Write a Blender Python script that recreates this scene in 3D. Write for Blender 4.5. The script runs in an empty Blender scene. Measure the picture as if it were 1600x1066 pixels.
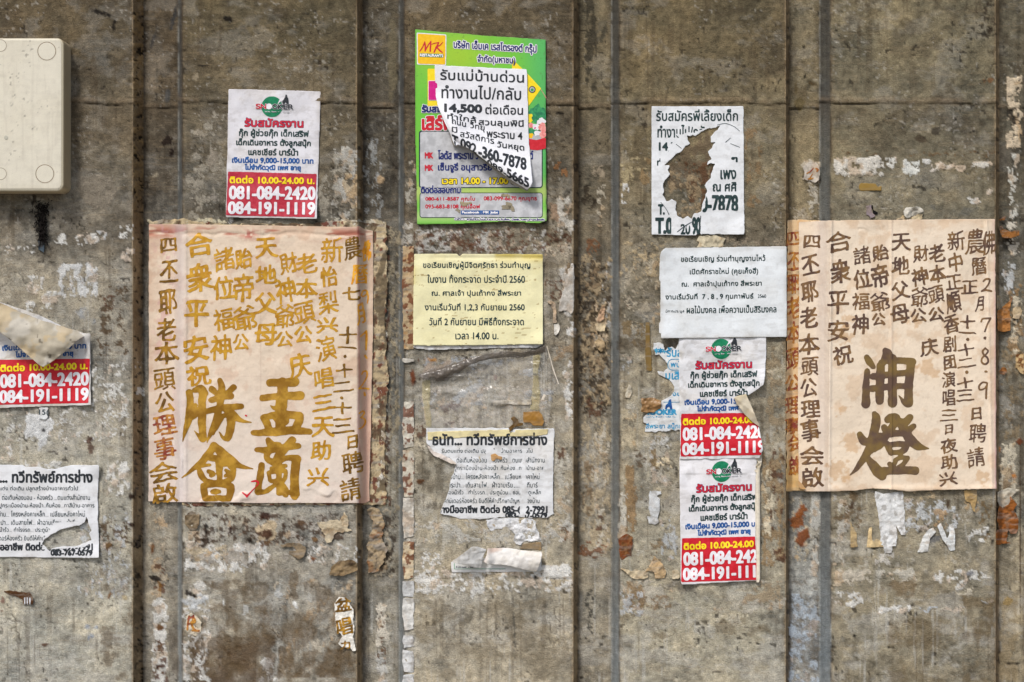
import bpy, math, random
import numpy as np
from mathutils import Vector

# ---------------------------------------------------------------- camera, world, sun
SC = bpy.context.scene
COL = SC.collection
S = 0.00145            # metres per photograph pixel on the wall plane
D = 2200.0             # camera distance in those pixels (3.19 m)
HZ = 1.40              # camera height
cam_d = bpy.data.cameras.new('camera')
cam = bpy.data.objects.new('camera', cam_d)
COL.objects.link(cam)
cam.location = (0, -D * S, HZ)
cam.rotation_euler = (math.radians(90), 0, 0)
cam_d.sensor_width = 36
cam_d.lens = 36 * D / 1600.0
cam_d.clip_start = 0.05
cam_d.clip_end = 200
SC.camera = cam

SUN_EL, SUN_AZ = 50.0, -26.0       # azimuth measured from the camera side of the wall, minus = left
world = bpy.data.worlds.new('World')
SC.world = world
world.use_nodes = True
wn = world.node_tree
bg = wn.nodes['Background']
sky = wn.nodes.new('ShaderNodeTexSky')
sky.sky_type = 'NISHITA'
sky.sun_disc = False
sky.sun_elevation = math.radians(SUN_EL)
sky.sun_rotation = math.radians(180 - SUN_AZ)
sky.dust_density = 3.0
sky.air_density = 1.0
sky.ozone_density = 0.6
wn.links.new(sky.outputs['Color'], bg.inputs['Color'])
bg.inputs['Strength'].default_value = 0.10
sun_d = bpy.data.lights.new('sun', 'SUN')
sun_d.energy = 1.9
sun_d.angle = math.radians(10)
sun_d.color = (1.0, 0.965, 0.92)
sun = bpy.data.objects.new('sun', sun_d)
COL.objects.link(sun)
_az, _el = math.radians(SUN_AZ), math.radians(SUN_EL)
_to = Vector((math.sin(_az) * math.cos(_el), -math.cos(_az) * math.cos(_el), math.sin(_el)))
sun.rotation_euler = _to.to_track_quat('Z', 'Y').to_euler()
sun.location = _to * 20
SC.view_settings.view_transform = 'Standard'
SC.view_settings.look = 'None'
SC.view_settings.gamma = 1
SC.view_settings.use_curve_mapping = False
SC.view_settings.exposure = 0.34
SC.cycles.max_bounces = 6
SC.cycles.diffuse_bounces = 3

# ---------------------------------------------------------------- noise and colour helpers
_tab = {}
def _table(seed):
    if seed not in _tab:
        _tab[seed] = np.random.RandomState(seed).rand(257, 257).astype(np.float32)
    return _tab[seed]

def vn(x, y, s, seed, sy=None):
    sy = sy or s
    fx = np.asarray(x, np.float32) / s + 37.3 + seed * .71
    fy = np.asarray(y, np.float32) / sy + 91.7 + seed * .37
    ix = np.floor(fx); iy = np.floor(fy)
    tx = fx - ix; ty = fy - iy
    tx = tx * tx * (3 - 2 * tx); ty = ty * ty * (3 - 2 * ty)
    ix = ix.astype(np.int64) % 256; iy = iy.astype(np.int64) % 256
    t = _table(seed)
    jx = ix + 1; jy = iy + 1
    return (t[iy, ix] * (1 - tx) + t[iy, jx] * tx) * (1 - ty) + (t[jy, ix] * (1 - tx) + t[jy, jx] * tx) * ty

def fbm(x, y, s, seed, o=4, sy=None, g=.55):
    sy = sy or s
    a, amp, tot = 0, 1., 0.
    for k in range(o):
        a = a + amp * vn(x, y, s / 2 ** k, seed + 13 * k, sy / 2 ** k)
        tot += amp; amp *= g
    return (a / tot - .5) * 1.7 + .5

def sst(v, a, b):
    t = np.clip((v - a) / (b - a), 0, 1)
    return t * t * (3 - 2 * t)

def lin(c):
    c = np.asarray(c, np.float32) / 255.
    return np.where(c < .04045, c / 12.92, ((c + .055) / 1.055) ** 2.4)

def mix(c, d, m):
    return c + (np.asarray(d, np.float32) - c) * m[..., None]

# ---------------------------------------------------------------- polygons to coverage rasters
def raster(polys, x0, y0, nx, ny, step, ss=3):
    """non-zero winding coverage (0..1) sampled at x0+i*step, y0+j*step"""
    f = step / ss
    W = np.zeros((ny * ss, nx * ss + 1), np.int32)
    ox, oy = x0 - step / 2, y0 - step / 2
    A, B = [], []
    for p in polys:
        p = np.asarray(p, np.float64)
        A.append(p); B.append(np.roll(p, -1, axis=0))
    if not A:
        return np.zeros((ny * ss, nx * ss), bool)
    A = (np.concatenate(A) - (ox, oy)) / f - .5
    B = (np.concatenate(B) - (ox, oy)) / f - .5
    sgn = np.where(B[:, 1] > A[:, 1], 1, -1)
    sw = sgn < 0
    lo = np.where(sw[:, None], B, A); hi = np.where(sw[:, None], A, B)
    r0 = np.clip(np.ceil(lo[:, 1]).astype(int), 0, ny * ss)
    r1 = np.clip(np.ceil(hi[:, 1]).astype(int), 0, ny * ss)
    n = np.maximum(r1 - r0, 0)
    idx = np.repeat(np.arange(len(n)), n)
    if len(idx) == 0:
        return np.zeros((ny * ss, nx * ss), bool)
    start = np.concatenate([[0], np.cumsum(n)[:-1]])
    rows = r0[idx] + (np.arange(len(idx)) - start[idx])
    t = (rows - lo[idx, 1]) / (hi[idx, 1] - lo[idx, 1])
    xs = lo[idx, 0] + t * (hi[idx, 0] - lo[idx, 0])
    cx = np.clip(np.ceil(xs).astype(int), 0, nx * ss)
    np.add.at(W, (rows, cx), sgn[idx])
    C = (np.cumsum(W, axis=1)[:, :nx * ss] != 0)
    return C

def down(C, ss):
    ny, nx = C.shape[0] // ss, C.shape[1] // ss
    return C.reshape(ny, ss, nx, ss).mean(axis=(1, 3)).astype(np.float32)

def dilate(C, r):
    """octagonal dilation of a boolean array; r = (rx, ry)"""
    rx, ry = (r, r) if np.isscalar(r) else r
    k = 0
    while rx > 0 or ry > 0:
        E = C.copy()
        if rx > 0:
            E[:, 1:] |= C[:, :-1]; E[:, :-1] |= C[:, 1:]
        if k % 2:
            C2 = E.copy()
        else:
            C2 = C
        if ry > 0:
            E[1:] |= C2[:-1]; E[:-1] |= C2[1:]
        C = E; k += 1; rx -= 1; ry -= 1
    return C

def blur(F, n=1):
    for _ in range(n):
        P = np.pad(F, 1, mode='edge')
        F = (P[:-2, 1:-1] + 2 * P[1:-1, 1:-1] + P[2:, 1:-1]) / 4
        P = np.pad(F, 1, mode='edge')
        F = (P[1:-1, :-2] + 2 * P[1:-1, 1:-1] + P[1:-1, 2:]) / 4
    return F

# ---------------------------------------------------------------- meshes
def iso(F, x0, y0, step, th=.5):
    """marching squares: filled region F>th -> (verts px (n,2), list of index arrays by corner count)"""
    F = np.pad(F, 1, constant_values=0.0); x0 -= step; y0 -= step
    ny, nx = F.shape
    I = F > th
    c = [I[:-1, :-1], I[:-1, 1:], I[1:, 1:], I[1:, :-1]]
    code = c[0] * 1 + c[1] * 2 + c[2] * 4 + c[3] * 8
    N = ny * nx
    J, K = np.mgrid[0:ny - 1, 0:nx - 1]
    g = J * nx + K
    corner = [g, g + 1, g + nx + 1, g + nx]
    edge = [N + g, 2 * N + g + 1, N + g + nx, 2 * N + g]
    out = []
    for k in range(1, 16):
        m = code == k
        if not m.any():
            continue
        seq = []
        for q in range(4):
            if k >> q & 1:
                seq.append(corner[q][m])
            if (k >> q & 1) != (k >> ((q + 1) % 4) & 1):
                seq.append(edge[q][m])
        out.append(np.stack(seq[::-1], axis=1))
    if not out:
        return np.zeros((0, 2)), []
    allv = np.concatenate([o.ravel() for o in out])
    u, inv = np.unique(allv, return_inverse=True)
    pos = np.zeros((len(u), 2))
    kind = u // N; r = u % N; jj = r // nx; ii = r % nx
    Ff = F.ravel()
    a = Ff[r]
    tH = np.zeros(len(u)); tV = np.zeros(len(u))
    mh = kind == 1; b = Ff[np.minimum(r + 1, N - 1)]
    d = b - a; d = np.where(np.abs(d) < 1e-6, 1e-6, d)
    tH[mh] = np.clip(((th - a) / d)[mh], .02, .98)
    mv = kind == 2; b = Ff[np.minimum(r + nx, N - 1)]
    d = b - a; d = np.where(np.abs(d) < 1e-6, 1e-6, d)
    tV[mv] = np.clip(((th - a) / d)[mv], .02, .98)
    pos[:, 0] = x0 + (ii + tH) * step
    pos[:, 1] = y0 + (jj + tV) * step
    faces, q = [], 0
    for o in out:
        faces.append(inv[q:q + o.size].reshape(o.shape)); q += o.size
    return pos, faces

def W3(px, py, h):
    """photo measurement (px, py) on a surface h pixels in front of the wall plane -> metres"""
    k = (D - h) / D
    return np.stack([(px - 800) * S * k, -h * S, HZ + (533 - py) * S * k], axis=-1)

def make_mesh(name, co, faces, mat, parent=None, col=None, smooth=True, origin=None, mats=None, fmat=None):
    me = bpy.data.meshes.new(name)
    o0 = np.array(origin if origin is not None else (0, 0, 0), np.float64)
    co = np.asarray(co, np.float64) - o0
    faces = [f for f in faces if len(f)]
    nl = sum(f.size for f in faces); nf = sum(len(f) for f in faces)
    me.vertices.add(len(co)); me.vertices.foreach_set('co', co.astype(np.float32).ravel())
    me.loops.add(nl); me.polygons.add(nf)
    me.loops.foreach_set('vertex_index', np.concatenate([f.ravel() for f in faces]).astype(np.int32))
    cnt = np.concatenate([np.full(len(f), f.shape[1]) for f in faces])
    me.polygons.foreach_set('loop_start', np.concatenate([[0], np.cumsum(cnt)[:-1]]).astype(np.int32))
    try:
        me.polygons.foreach_set('loop_total', cnt.astype(np.int32))
    except Exception:
        pass
    me.polygons.foreach_set('use_smooth', np.full(nf, smooth))
    me.materials.append(mat)
    if mats:
        for m in mats: me.materials.append(m)
        me.polygons.foreach_set('material_index', fmat.astype(np.int32))
    me.update(calc_edges=True)
    if col is not None:
        at = me.color_attributes.new('col', 'FLOAT_COLOR', 'POINT')
        c4 = np.ones((len(co), 4), np.float32); c4[:, :3] = np.clip(col, 0.002, 1)
        at.data.foreach_set('color', c4.ravel())
    ob = bpy.data.objects.new(name, me)
    COL.objects.link(ob)
    if parent is not None:
        ob.parent = parent
    else:
        ob.location = o0
    return ob

def skirt(faces, n):
    """boundary edges of a face set"""
    es = []
    for f in faces:
        es.append(np.stack([f.ravel(), np.roll(f, -1, axis=1).ravel()], axis=1))
    e = np.concatenate(es)
    key = np.minimum(e[:, 0], e[:, 1]).astype(np.int64) * n + np.maximum(e[:, 0], e[:, 1])
    u, inv, cn = np.unique(key, return_inverse=True, return_counts=True)
    return e[cn[inv] == 1]

def thing(name, label, cat, px, py, group=None, h=0):
    o = bpy.data.objects.new(name, None); COL.objects.link(o)
    o.location = W3(np.float64(px), np.float64(py), np.float64(h))
    o.empty_display_size = .05
    o['label'] = label; o['category'] = cat
    if group: o['group'] = group
    return o

# ---------------------------------------------------------------- materials
def new_mat(name):
    m = bpy.data.materials.new(name); m.use_nodes = True
    nt = m.node_tree
    return m, nt, nt.nodes['Principled BSDF']

def N(nt, t, **kw):
    n = nt.nodes.new(t)
    for k, v in kw.items(): setattr(n, k, v)
    return n

def mulnode(nt, a, b):
    m = N(nt, 'ShaderNodeMix', data_type='RGBA', blend_type='MULTIPLY')
    m.inputs[0].default_value = 1
    nt.links.new(a, m.inputs[6]); nt.links.new(b, m.inputs[7])
    return m.outputs[2]

def grain(nt, tc, scale, lo, hi, detail=6, rough=.6):
    n = N(nt, 'ShaderNodeTexNoise'); n.inputs['Scale'].default_value = scale
    n.inputs['Detail'].default_value = detail; n.inputs['Roughness'].default_value = rough
    nt.links.new(tc, n.inputs['Vector'])
    r = N(nt, 'ShaderNodeMapRange'); r.inputs[1].default_value = .3; r.inputs[2].default_value = .7
    r.inputs[3].default_value = lo; r.inputs[4].default_value = hi
    nt.links.new(n.outputs[0], r.inputs[0])
    return n, r

def mat_attr(name, rough=.9, g1=(60, .85, 1.12), g2=(600, .85, 1.12), bump=(90, .3, .0015), spec=.2, pits=False):
    m, nt, b = new_mat(name)
    at = N(nt, 'ShaderNodeAttribute', attribute_name='col')
    tc = N(nt, 'ShaderNodeNewGeometry').outputs['Position']
    c = at.outputs['Color']
    for g in (g1, g2):
        if g:
            n, r = grain(nt, tc, g[0], g[1], g[2])
            cc = N(nt, 'ShaderNodeCombineColor')
            for k in range(3): nt.links.new(r.outputs[0], cc.inputs[k])
            c = mulnode(nt, c, cc.outputs[0])
    if pits:                                  # sand pits and pale grit finer than the relief mesh
        for sc_, a0, a1, v0, v1 in ((230, .64, .67, 1.0, .5), (310, .65, .69, 1.0, 1.55), (95, .66, .70, 1.0, .6)):
            n = N(nt, 'ShaderNodeTexNoise'); n.inputs['Scale'].default_value = sc_; n.inputs['Detail'].default_value = 4
            n.inputs['Roughness'].default_value = .7
            nt.links.new(tc, n.inputs['Vector'])
            r = N(nt, 'ShaderNodeMapRange'); r.inputs[1].default_value = a0; r.inputs[2].default_value = a1
            r.inputs[3].default_value = v0; r.inputs[4].default_value = v1
            nt.links.new(n.outputs[0], r.inputs[0])
            cc = N(nt, 'ShaderNodeCombineColor')
            for k in range(3): nt.links.new(r.outputs[0], cc.inputs[k])
            c = mulnode(nt, c, cc.outputs[0])
    nt.links.new(c, b.inputs['Base Color'])
    b.inputs['Roughness'].default_value = rough
    b.inputs['Specular IOR Level'].default_value = spec
    if bump:
        n = N(nt, 'ShaderNodeTexNoise'); n.inputs['Scale'].default_value = bump[0]
        n.inputs['Detail'].default_value = 8; n.inputs['Roughness'].default_value = .65
        nt.links.new(tc, n.inputs['Vector'])
        bp = N(nt, 'ShaderNodeBump'); bp.inputs['Strength'].default_value = bump[1]
        bp.inputs['Distance'].default_value = bump[2]
        nt.links.new(n.outputs[0], bp.inputs['Height']); nt.links.new(bp.outputs[0], b.inputs['Normal'])
    return m

def mat_ink(name, rgb, rgb2=None, scale=120, rough=.6, metal=0, spec=.3, lo=.42, hi=.62, rough2=None, bump=0):
    m, nt, b = new_mat(name)
    tc = N(nt, 'ShaderNodeNewGeometry').outputs['Position']
    n = N(nt, 'ShaderNodeTexNoise'); n.inputs['Scale'].default_value = scale
    n.inputs['Detail'].default_value = 5; n.inputs['Roughness'].default_value = .6
    nt.links.new(tc, n.inputs['Vector'])
    r = N(nt, 'ShaderNodeValToRGB')
    a = tuple(float(v) for v in lin(rgb)) + (1,)
    c = tuple(float(v) for v in lin(rgb2 if rgb2 else [min(255, v * 1.12 + 6) for v in rgb])) + (1,)
    r.color_ramp.elements[0].position = lo; r.color_ramp.elements[0].color = a
    r.color_ramp.elements[1].position = hi; r.color_ramp.elements[1].color = c
    nt.links.new(n.outputs[0], r.inputs[0]); nt.links.new(r.outputs[0], b.inputs['Base Color'])
    b.inputs['Roughness'].default_value = rough; b.inputs['Metallic'].default_value = metal
    b.inputs['Specular IOR Level'].default_value = spec
    if bump:
        bp = N(nt, 'ShaderNodeBump'); bp.inputs['Strength'].default_value = bump
        bp.inputs['Distance'].default_value = .0006
        nt.links.new(n.outputs[0], bp.inputs['Height']); nt.links.new(bp.outputs[0], b.inputs['Normal'])
    return m

M = {}
M['wall'] = mat_attr('weathered_concrete', .92, (70, .84, 1.18), (560, .66, 1.36), (300, 1.0, .0034), .15, pits=True)
M['paper'] = mat_attr('pasted_paper', .72, (22, .96, 1.02), (300, .95, 1.03), (38, .45, .0030), .25)
M['poster'] = mat_attr('thin_red_paper', .8, (30, .96, 1.02), (260, .96, 1.02), (45, .6, .0030), .15)
M['scrap'] = mat_attr('torn_paper', .85, (90, .82, 1.12), (500, .8, 1.15), (200, .6, .0016), .15)
M['board'] = mat_attr('printed_plastic_board', .38, (25, .96, 1.02), (300, .95, 1.04), (35, .12, .001), .4)
M['plastic'] = mat_attr('aged_cream_plastic', .5, (40, .95, 1.03), (500, .93, 1.04), (300, .12, .0006), .4)
M['pave'] = mat_attr('pavement_concrete', .9, (8, .85, 1.1), (90, .8, 1.15), (60, .4, .004), .2)
M['black'] = mat_ink('black_print', (34, 38, 44), (52, 58, 64))
M['thin'] = mat_ink('grey_print', (58, 70, 76), (84, 96, 100))
M['green_black'] = mat_ink('dark_green_print', (28, 50, 52), (46, 70, 70))
M['blue'] = mat_ink('blue_print', (20, 72, 138), (40, 98, 165))
M['navy'] = mat_ink('navy_print', (26, 36, 96), (48, 62, 126))
M['lblue'] = mat_ink('pale_blue_print', (30, 128, 178), (80, 165, 200))
M['red'] = mat_ink('red_print', (196, 16, 36), (208, 34, 52), spec=.4, rough=.45)
M['oldred'] = mat_ink('faded_red_print', (178, 36, 58), (196, 58, 76), spec=.4, rough=.45)
M['redtext'] = mat_ink('red_text_print', (186, 30, 50), (200, 50, 66))
M['yellow'] = mat_ink('yellow_print', (244, 216, 20), (250, 226, 50))
M['white'] = mat_ink('white_print', (226, 224, 230), (238, 238, 242))
M['green'] = mat_ink('green_print', (10, 118, 80), (26, 136, 94))
M['grey'] = mat_ink('grey_panel_print', (176, 178, 182), (200, 202, 206), scale=60)
M['amber'] = mat_ink('amber_print', (240, 188, 16), (248, 200, 30))
M['magenta'] = mat_ink('magenta_print', (206, 16, 130), (216, 34, 142))
M['pink'] = mat_ink('pink_print', (228, 130, 128), (240, 180, 170))
M['leaf'] = mat_ink('leaf_print', (36, 120, 84), (60, 160, 100))
M['gold'] = mat_ink('gold_paint', (176, 124, 26), (214, 166, 56), 60, .42, .16, .3, bump=.25, lo=.36, hi=.66)
M['goldbright'] = mat_ink('bright_gold_paint', (222, 148, 30), (246, 186, 66), 60, .42, .12, .3, bump=.2)
M['golddark'] = mat_ink('tarnished_gold_paint', (108, 78, 28), (184, 138, 46), 45, .5, .1, .3, bump=.2)
M['goldred'] = mat_ink('reddened_gold_paint', (136, 60, 48), (200, 144, 58), 60, .5, .12, .4, bump=.2)
M['goldbig'] = mat_ink('heavy_gold_paint', (146, 104, 26), (192, 148, 52), 28, .4, .2, .35, bump=.25)
M['brown'] = mat_ink('brown_gold_paint', (92, 70, 60), (136, 104, 66), 50, .5, .1, .4, bump=.2)
M['brownbig'] = mat_ink('olive_gold_paint', (98, 76, 62), (128, 104, 58), 24, .42, .12, .5, bump=.2)

# ---------------------------------------------------------------- wall profile (photo measurements)
# channel: (edge, floor start, floor end, edge)
CH = [(208, 223, 279, 285), (558, 566, 624, 632), (896, 903, 956, 968), (1228, 1232, 1281, 1298), (1556, 1560, 1604, 1626)]
CH = [(-480, -462, -405, -402), (-140, -124, -68, -63)] + CH + [(1884, 1885, 1935, 1956), (2214, 2215, 2262, 2286)]
DEPTH = 28.0
def profile(x):
    h = np.zeros_like(x, dtype=np.float64)
    for a, b, c, d in CH:
        h = np.minimum(h, -DEPTH * np.clip((x - a) / (b - a), 0, 1) * (1 - np.clip((x - c) / (d - c), 0, 1)))
    return h
def paper_profile(x):
    h = np.zeros_like(x, dtype=np.float64)
    for a, b, c, d in CH:
        h = np.minimum(h, -(DEPTH - 2.2) * sst(x, a - 1, b + 7) * (1 - sst(x, c - 9, d + 1)))
    return h

JROWS = [-210, 163, 542, 905, 1275]
def spaced(a, b, s):
    n = max(1, int(round((b - a) / s)))
    return np.linspace(a, b, n + 1)[:-1]
brk = sorted([-900, -12, 1612, 2500] + [v for c in CH for v in c])
gx = np.concatenate([spaced(a, b, 2.0 if a >= -12 and b <= 1612 else 12.) for a, b in zip(brk[:-1], brk[1:])] + [[2500]])
KC = (D + DEPTH) / D
def chan_row(y): return 533 + (y - 533) / KC
brk = sorted(set([-1000, -10, 1076, 1500] + [float(v) for v in JROWS] + [chan_row(v) for v in JROWS]))
gy = np.concatenate([spaced(a, b, 2.0 if a >= -10 and b <= 1076 else 12.) for a, b in zip(brk[:-1], brk[1:])] + [[1500]])
X, Y = np.meshgrid(gx, gy)
X = X.astype(np.float32); Y = Y.astype(np.float32)

inch = np.zeros_like(X); lsl = np.zeros_like(X); rsl = np.zeros_like(X)
for a, b, c, d in CH:
    inch = np.maximum(inch, ((X > b) & (X < c)).astype(np.float32))
    lsl = np.maximum(lsl, sst(X, a - 3, a + 1) * (1 - sst(X, b - 1, b + 2)))
    rsl = np.maximum(rsl, sst(X, c - 3, c + 1) * (1 - sst(X, d - 3, d + 2)))

# -- base colour of every bay and channel, row by row
rows = [-200, 60, 250, 440, 720, 1000, 1400]
bayc = [  # columns: bay1, ch1, bay2, ch2, bay3, ch3, bay4, ch4, bay5, ch5
 [(92, 82, 66), (92, 82, 66), (94, 86, 66), (88, 82, 70), (96, 86, 68), (110, 100, 80), (106, 96, 74), (122, 112, 90), (114, 106, 86), (106, 100, 84)],
 [(93, 83, 66), (97, 85, 68), (100, 90, 70), (87, 81, 70), (99, 88, 70), (122, 112, 90), (112, 100, 76), (128, 118, 96), (121, 113, 92), (110, 104, 88)],
 [(118, 109, 94), (88, 81, 71), (108, 99, 83), (82, 77, 68), (99, 90, 74), (106, 97, 80), (122, 111, 87), (120, 110, 88), (115, 107, 88), (100, 94, 80)],
 [(140, 133, 121), (112, 106, 97), (118, 111, 98), (108, 102, 90), (130, 120, 104), (112, 103, 88), (132, 121, 100), (120, 110, 92), (125, 118, 100), (112, 106, 92)],
 [(147, 142, 131), (128, 122, 112), (146, 142, 134), (118, 115, 107), (152, 142, 124), (134, 125, 109), (152, 141, 119), (142, 132, 114), (138, 128, 108), (124, 116, 100)],
 [(156, 153, 143), (134, 127, 116), (146, 138, 124), (128, 122, 110), (160, 149, 129), (138, 129, 113), (152, 145, 127), (158, 160, 160), (136, 126, 104), (142, 130, 106)],
 [(150, 146, 136), (130, 122, 110), (136, 128, 116), (124, 118, 106), (150, 140, 122), (134, 124, 108), (142, 134, 118), (150, 152, 150), (130, 120, 100), (136, 124, 102)]]
bx = [104, 250, 420, 595, 764, 930, 1098, 1256, 1427, 1590]
bayc = lin(np.array(bayc))
Yw = Y + (fbm(X, Y, 90, 5) - .5) * 130
colidx = np.searchsorted([208, 285, 558, 632, 896, 968, 1228, 1298, 1556], X.ravel()).reshape(X.shape)
_g = bayc.mean(axis=2, keepdims=True)
_f = np.array([.05, .05, .14, .30, .34, .30, .3], np.float32)[:, None, None]
bayc = (bayc + (_g * np.array([.99, 1.0, .92], np.float32) - bayc) * _f) * np.array([.92, .92, 1.0, 1.10, 1.17, 1.17, 1.1], np.float32)[:, None, None]  # darker top rows: mostly grime, with light falloff put into the colour
C = np.zeros(X.shape + (3,), np.float32)
for k in range(10):
    m = colidx == k
    if m.any():
        for ch in range(3):
            C[..., ch][m] = np.interp(Yw[m], rows, bayc[:, k, ch])
Rel = np.zeros_like(X)

# -- mottling
n1 = fbm(X, Y, 130, 21, 5); n2 = fbm(X, Y, 34, 31, 4); n3 = fbm(X, Y, 9, 41, 3); n4 = vn(X, Y, 3.0, 51)
st = fbm(X, Y, 80, 61, 4, sy=5); sv = fbm(X, Y, 7, 71, 4, sy=120)
lum = 1 + (n1 - .5) * .62 + (n2 - .5) * .44 + (n3 - .5) * .50 + (n4 - .5) * .34 + (st - .5) * .12 * (1 - inch) + (sv - .5) * .45 * inch
C *= lum[..., None] * np.array([1.10, 1.10, 1.06], np.float32)
low = sst(Y, 330, 600)
C *= 1 + (n1 - .5)[..., None] * np.array([.06, 0, -.12], np.float32) + (n2 - .5)[..., None] * np.array([.07, .0, -.10], np.float32)
# plaster skin worn pale and grime left dark, brushed slightly sideways
pale = sst(fbm(X, Y, 46, 81, 6, sy=30, g=.66), .54, .74)
C = mix(C, lin((190, 188, 180)), pale * (.14 + .26 * low))
dk = sst(fbm(X, Y, 60, 91, 6, sy=44, g=.7), .58, .78)
C = mix(C, lin((74, 64, 50)), dk * (.42 - .2 * low))
scr = sst(fbm(X + Y * .3, Y, 60, 101, 5, sy=2.6, g=.8), .66, .78)
C = mix(C, lin((170, 150, 118)), scr * .14)
spk = sst(vn(X, Y, 4.3, 111) * .7 + vn(X, Y, 30, 113) * .3, .80, .86)
C = mix(C, lin((38, 34, 30)), spk * .75); Rel -= spk * 1.1
spw = sst(vn(X, Y, 3.6, 121) * .75 + vn(X, Y, 40, 123) * .25, .80, .88)
C = mix(C, lin((190, 186, 176)), spw * .4)
Rel += (n2 - .5) * 1.6 + (n3 - .5) * 1.5 + (n4 - .5) * .5 + (n1 - .5) * 3 + pale * .35
# hairline cracks, drips and chipped arrises
ridg = np.abs(fbm(X, Y, 150, 181, 5, g=.6) - .5)
crk = (1 - sst(ridg, .002, .008)) * sst(vn(X, Y, 120, 187), .55, .7)
C = mix(C, lin((48, 42, 34)), crk * .6); Rel -= crk * 1.2
drip = sst(fbm(X, Y, 5, 191, 3, sy=150), .66, .80) * sst(vn(X, Y, 60, 193), .45, .75)
C = mix(C, lin((78, 66, 50)), drip * .38)
drip2 = sst(fbm(X, Y, 4, 195, 3, sy=90), .76, .88) * sst(vn(X, Y, 50, 197), .5, .8) * low
C = mix(C, lin((196, 196, 190)), drip2 * .4)
for (a, b, c, d) in CH:
    for e, sd in ((a, 1), (d, 2)):
        near = np.exp(-((X - e) / 4.5) ** 2)
        chip = near * sst(fbm(X, Y, 10, 800 + int(abs(e)), 4), .54, .66)
        Rel -= chip * 1.6 * ((X < e) if sd == 1 else (X > e))
        C = mix(C, lin((150, 134, 108)), chip * .45)

# -- slopes of the channels: brown on the left ones, blue-grey and darker upwards on the right
cl = mix(np.broadcast_to(lin((132, 110, 80)), C.shape), lin((160, 138, 104)), sst(fbm(X, Y, 10, 131, 4, sy=40), .5, .8))
cl = mix(cl, lin((70, 56, 42)), sst(fbm(X, Y, 7, 133, 4), .74, .84))
C = mix(C, cl, lsl * .85)
topd = 1 - sst(Y, 20, 420)
cr = mix(np.broadcast_to(lin((104, 110, 112)), C.shape), lin((62, 62, 60)), topd * .92)
cr = mix(cr, lin((130, 140, 146)), sst(Y, 800, 1050) * .6)
cr = cr * (1 + (fbm(X, Y, 3, 141, 3, sy=160) - .5) * .5)[..., None]
C = mix(C, cr, rsl * .8)
for (a, b, c, d) in CH:                      # thin broken pale and dark lines along arrises and floor edges
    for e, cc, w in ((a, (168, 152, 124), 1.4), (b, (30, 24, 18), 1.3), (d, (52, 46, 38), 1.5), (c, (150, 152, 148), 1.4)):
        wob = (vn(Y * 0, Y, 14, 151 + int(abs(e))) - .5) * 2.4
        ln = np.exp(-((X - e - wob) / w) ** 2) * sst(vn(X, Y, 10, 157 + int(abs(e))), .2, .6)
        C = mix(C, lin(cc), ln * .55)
    # left slope of the first channel is crumbling mortar
a, b, c, d = CH[2]
crb = ((X > a) & (X < b + 1)).astype(np.float32) * sst(fbm(X, Y, 6, 161, 3), .4, .6)
Rel += crb * 2.5 * (1 - sst(Y, 300, 380)) - crb * 1.5 * sst(vn(X, Y, 5, 163), .6, .7)
C = mix(C, lin((150, 122, 80)), crb * .6 * (1 - sst(Y, 300, 380)))
hol = ((X > a) & (X < b + 2)) * sst(fbm(X, Y, 6, 167, 3), .84, .88)
C = mix(C, lin((18, 14, 12)), hol * .9); Rel -= hol * 3

# shade painted into the colour at the slopes' foot; dirt along panel edges
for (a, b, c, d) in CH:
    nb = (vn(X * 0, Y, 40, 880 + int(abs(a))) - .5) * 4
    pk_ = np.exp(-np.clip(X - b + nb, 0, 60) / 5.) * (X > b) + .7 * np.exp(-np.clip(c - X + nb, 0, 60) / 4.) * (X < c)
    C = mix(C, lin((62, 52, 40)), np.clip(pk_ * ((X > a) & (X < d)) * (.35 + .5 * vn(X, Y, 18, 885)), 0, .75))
    eb = np.exp(-np.clip(a - X, 0, 60) / 7.) * (X <= a) * sst(vn(X, Y, 30, 886), .3, .75) + np.exp(-np.clip(X - d, 0, 60) / 6.) * (X >= d) * sst(vn(X, Y, 30, 887), .3, .75)
    C = mix(C, lin((84, 70, 52)), eb * .45)
# -- horizontal joints
for j in JROWS:
    strong = 1.0 if j in (163, -210) else np.where(X > 632, .30, .12) * sst(n1, .3, .6)
    jw = j + (fbm(X, Y * 0 + j, 60, 171 + j % 50, 4) - .5) * 5
    jc = chan_row(j) + 3 + (fbm(X, Y * 0 + j, 25, 173 + j % 50, 3) - .5) * 4
    jj = np.where(inch + lsl * .5 + rsl * .5 > .5, jc, jw)
    ridge = np.exp(-((Y - jj + 6) / 4.0) ** 2); crack = np.exp(-((Y - jj) / 1.3) ** 2) * (.25 + .75 * sst(fbm(X, Y * 0 + j, 34, 175, 4), .38, .62))
    crack2 = np.exp(-((Y - jj + 11) / 1.2) ** 2) * sst(vn(X, Y, 26, 177), .4, .7)
    Rel += ridge * 1.8 * strong - crack * 3.2 * strong
    C = mix(C, lin((134, 114, 90)), ridge * .32 * strong * sst(n2, .3, .6))
    C = mix(C, lin((44, 36, 28)), np.clip(crack * (.5 + .8 * (n2 - .2)) + crack2 * .5, 0, 1) * (.85 * strong))
    band = np.exp(-((Y - jj - 9) / 16.) ** 2) * sst(n1, .35, .6)
    C = mix(C, lin((84, 74, 60)), band * .35 * strong)

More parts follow.
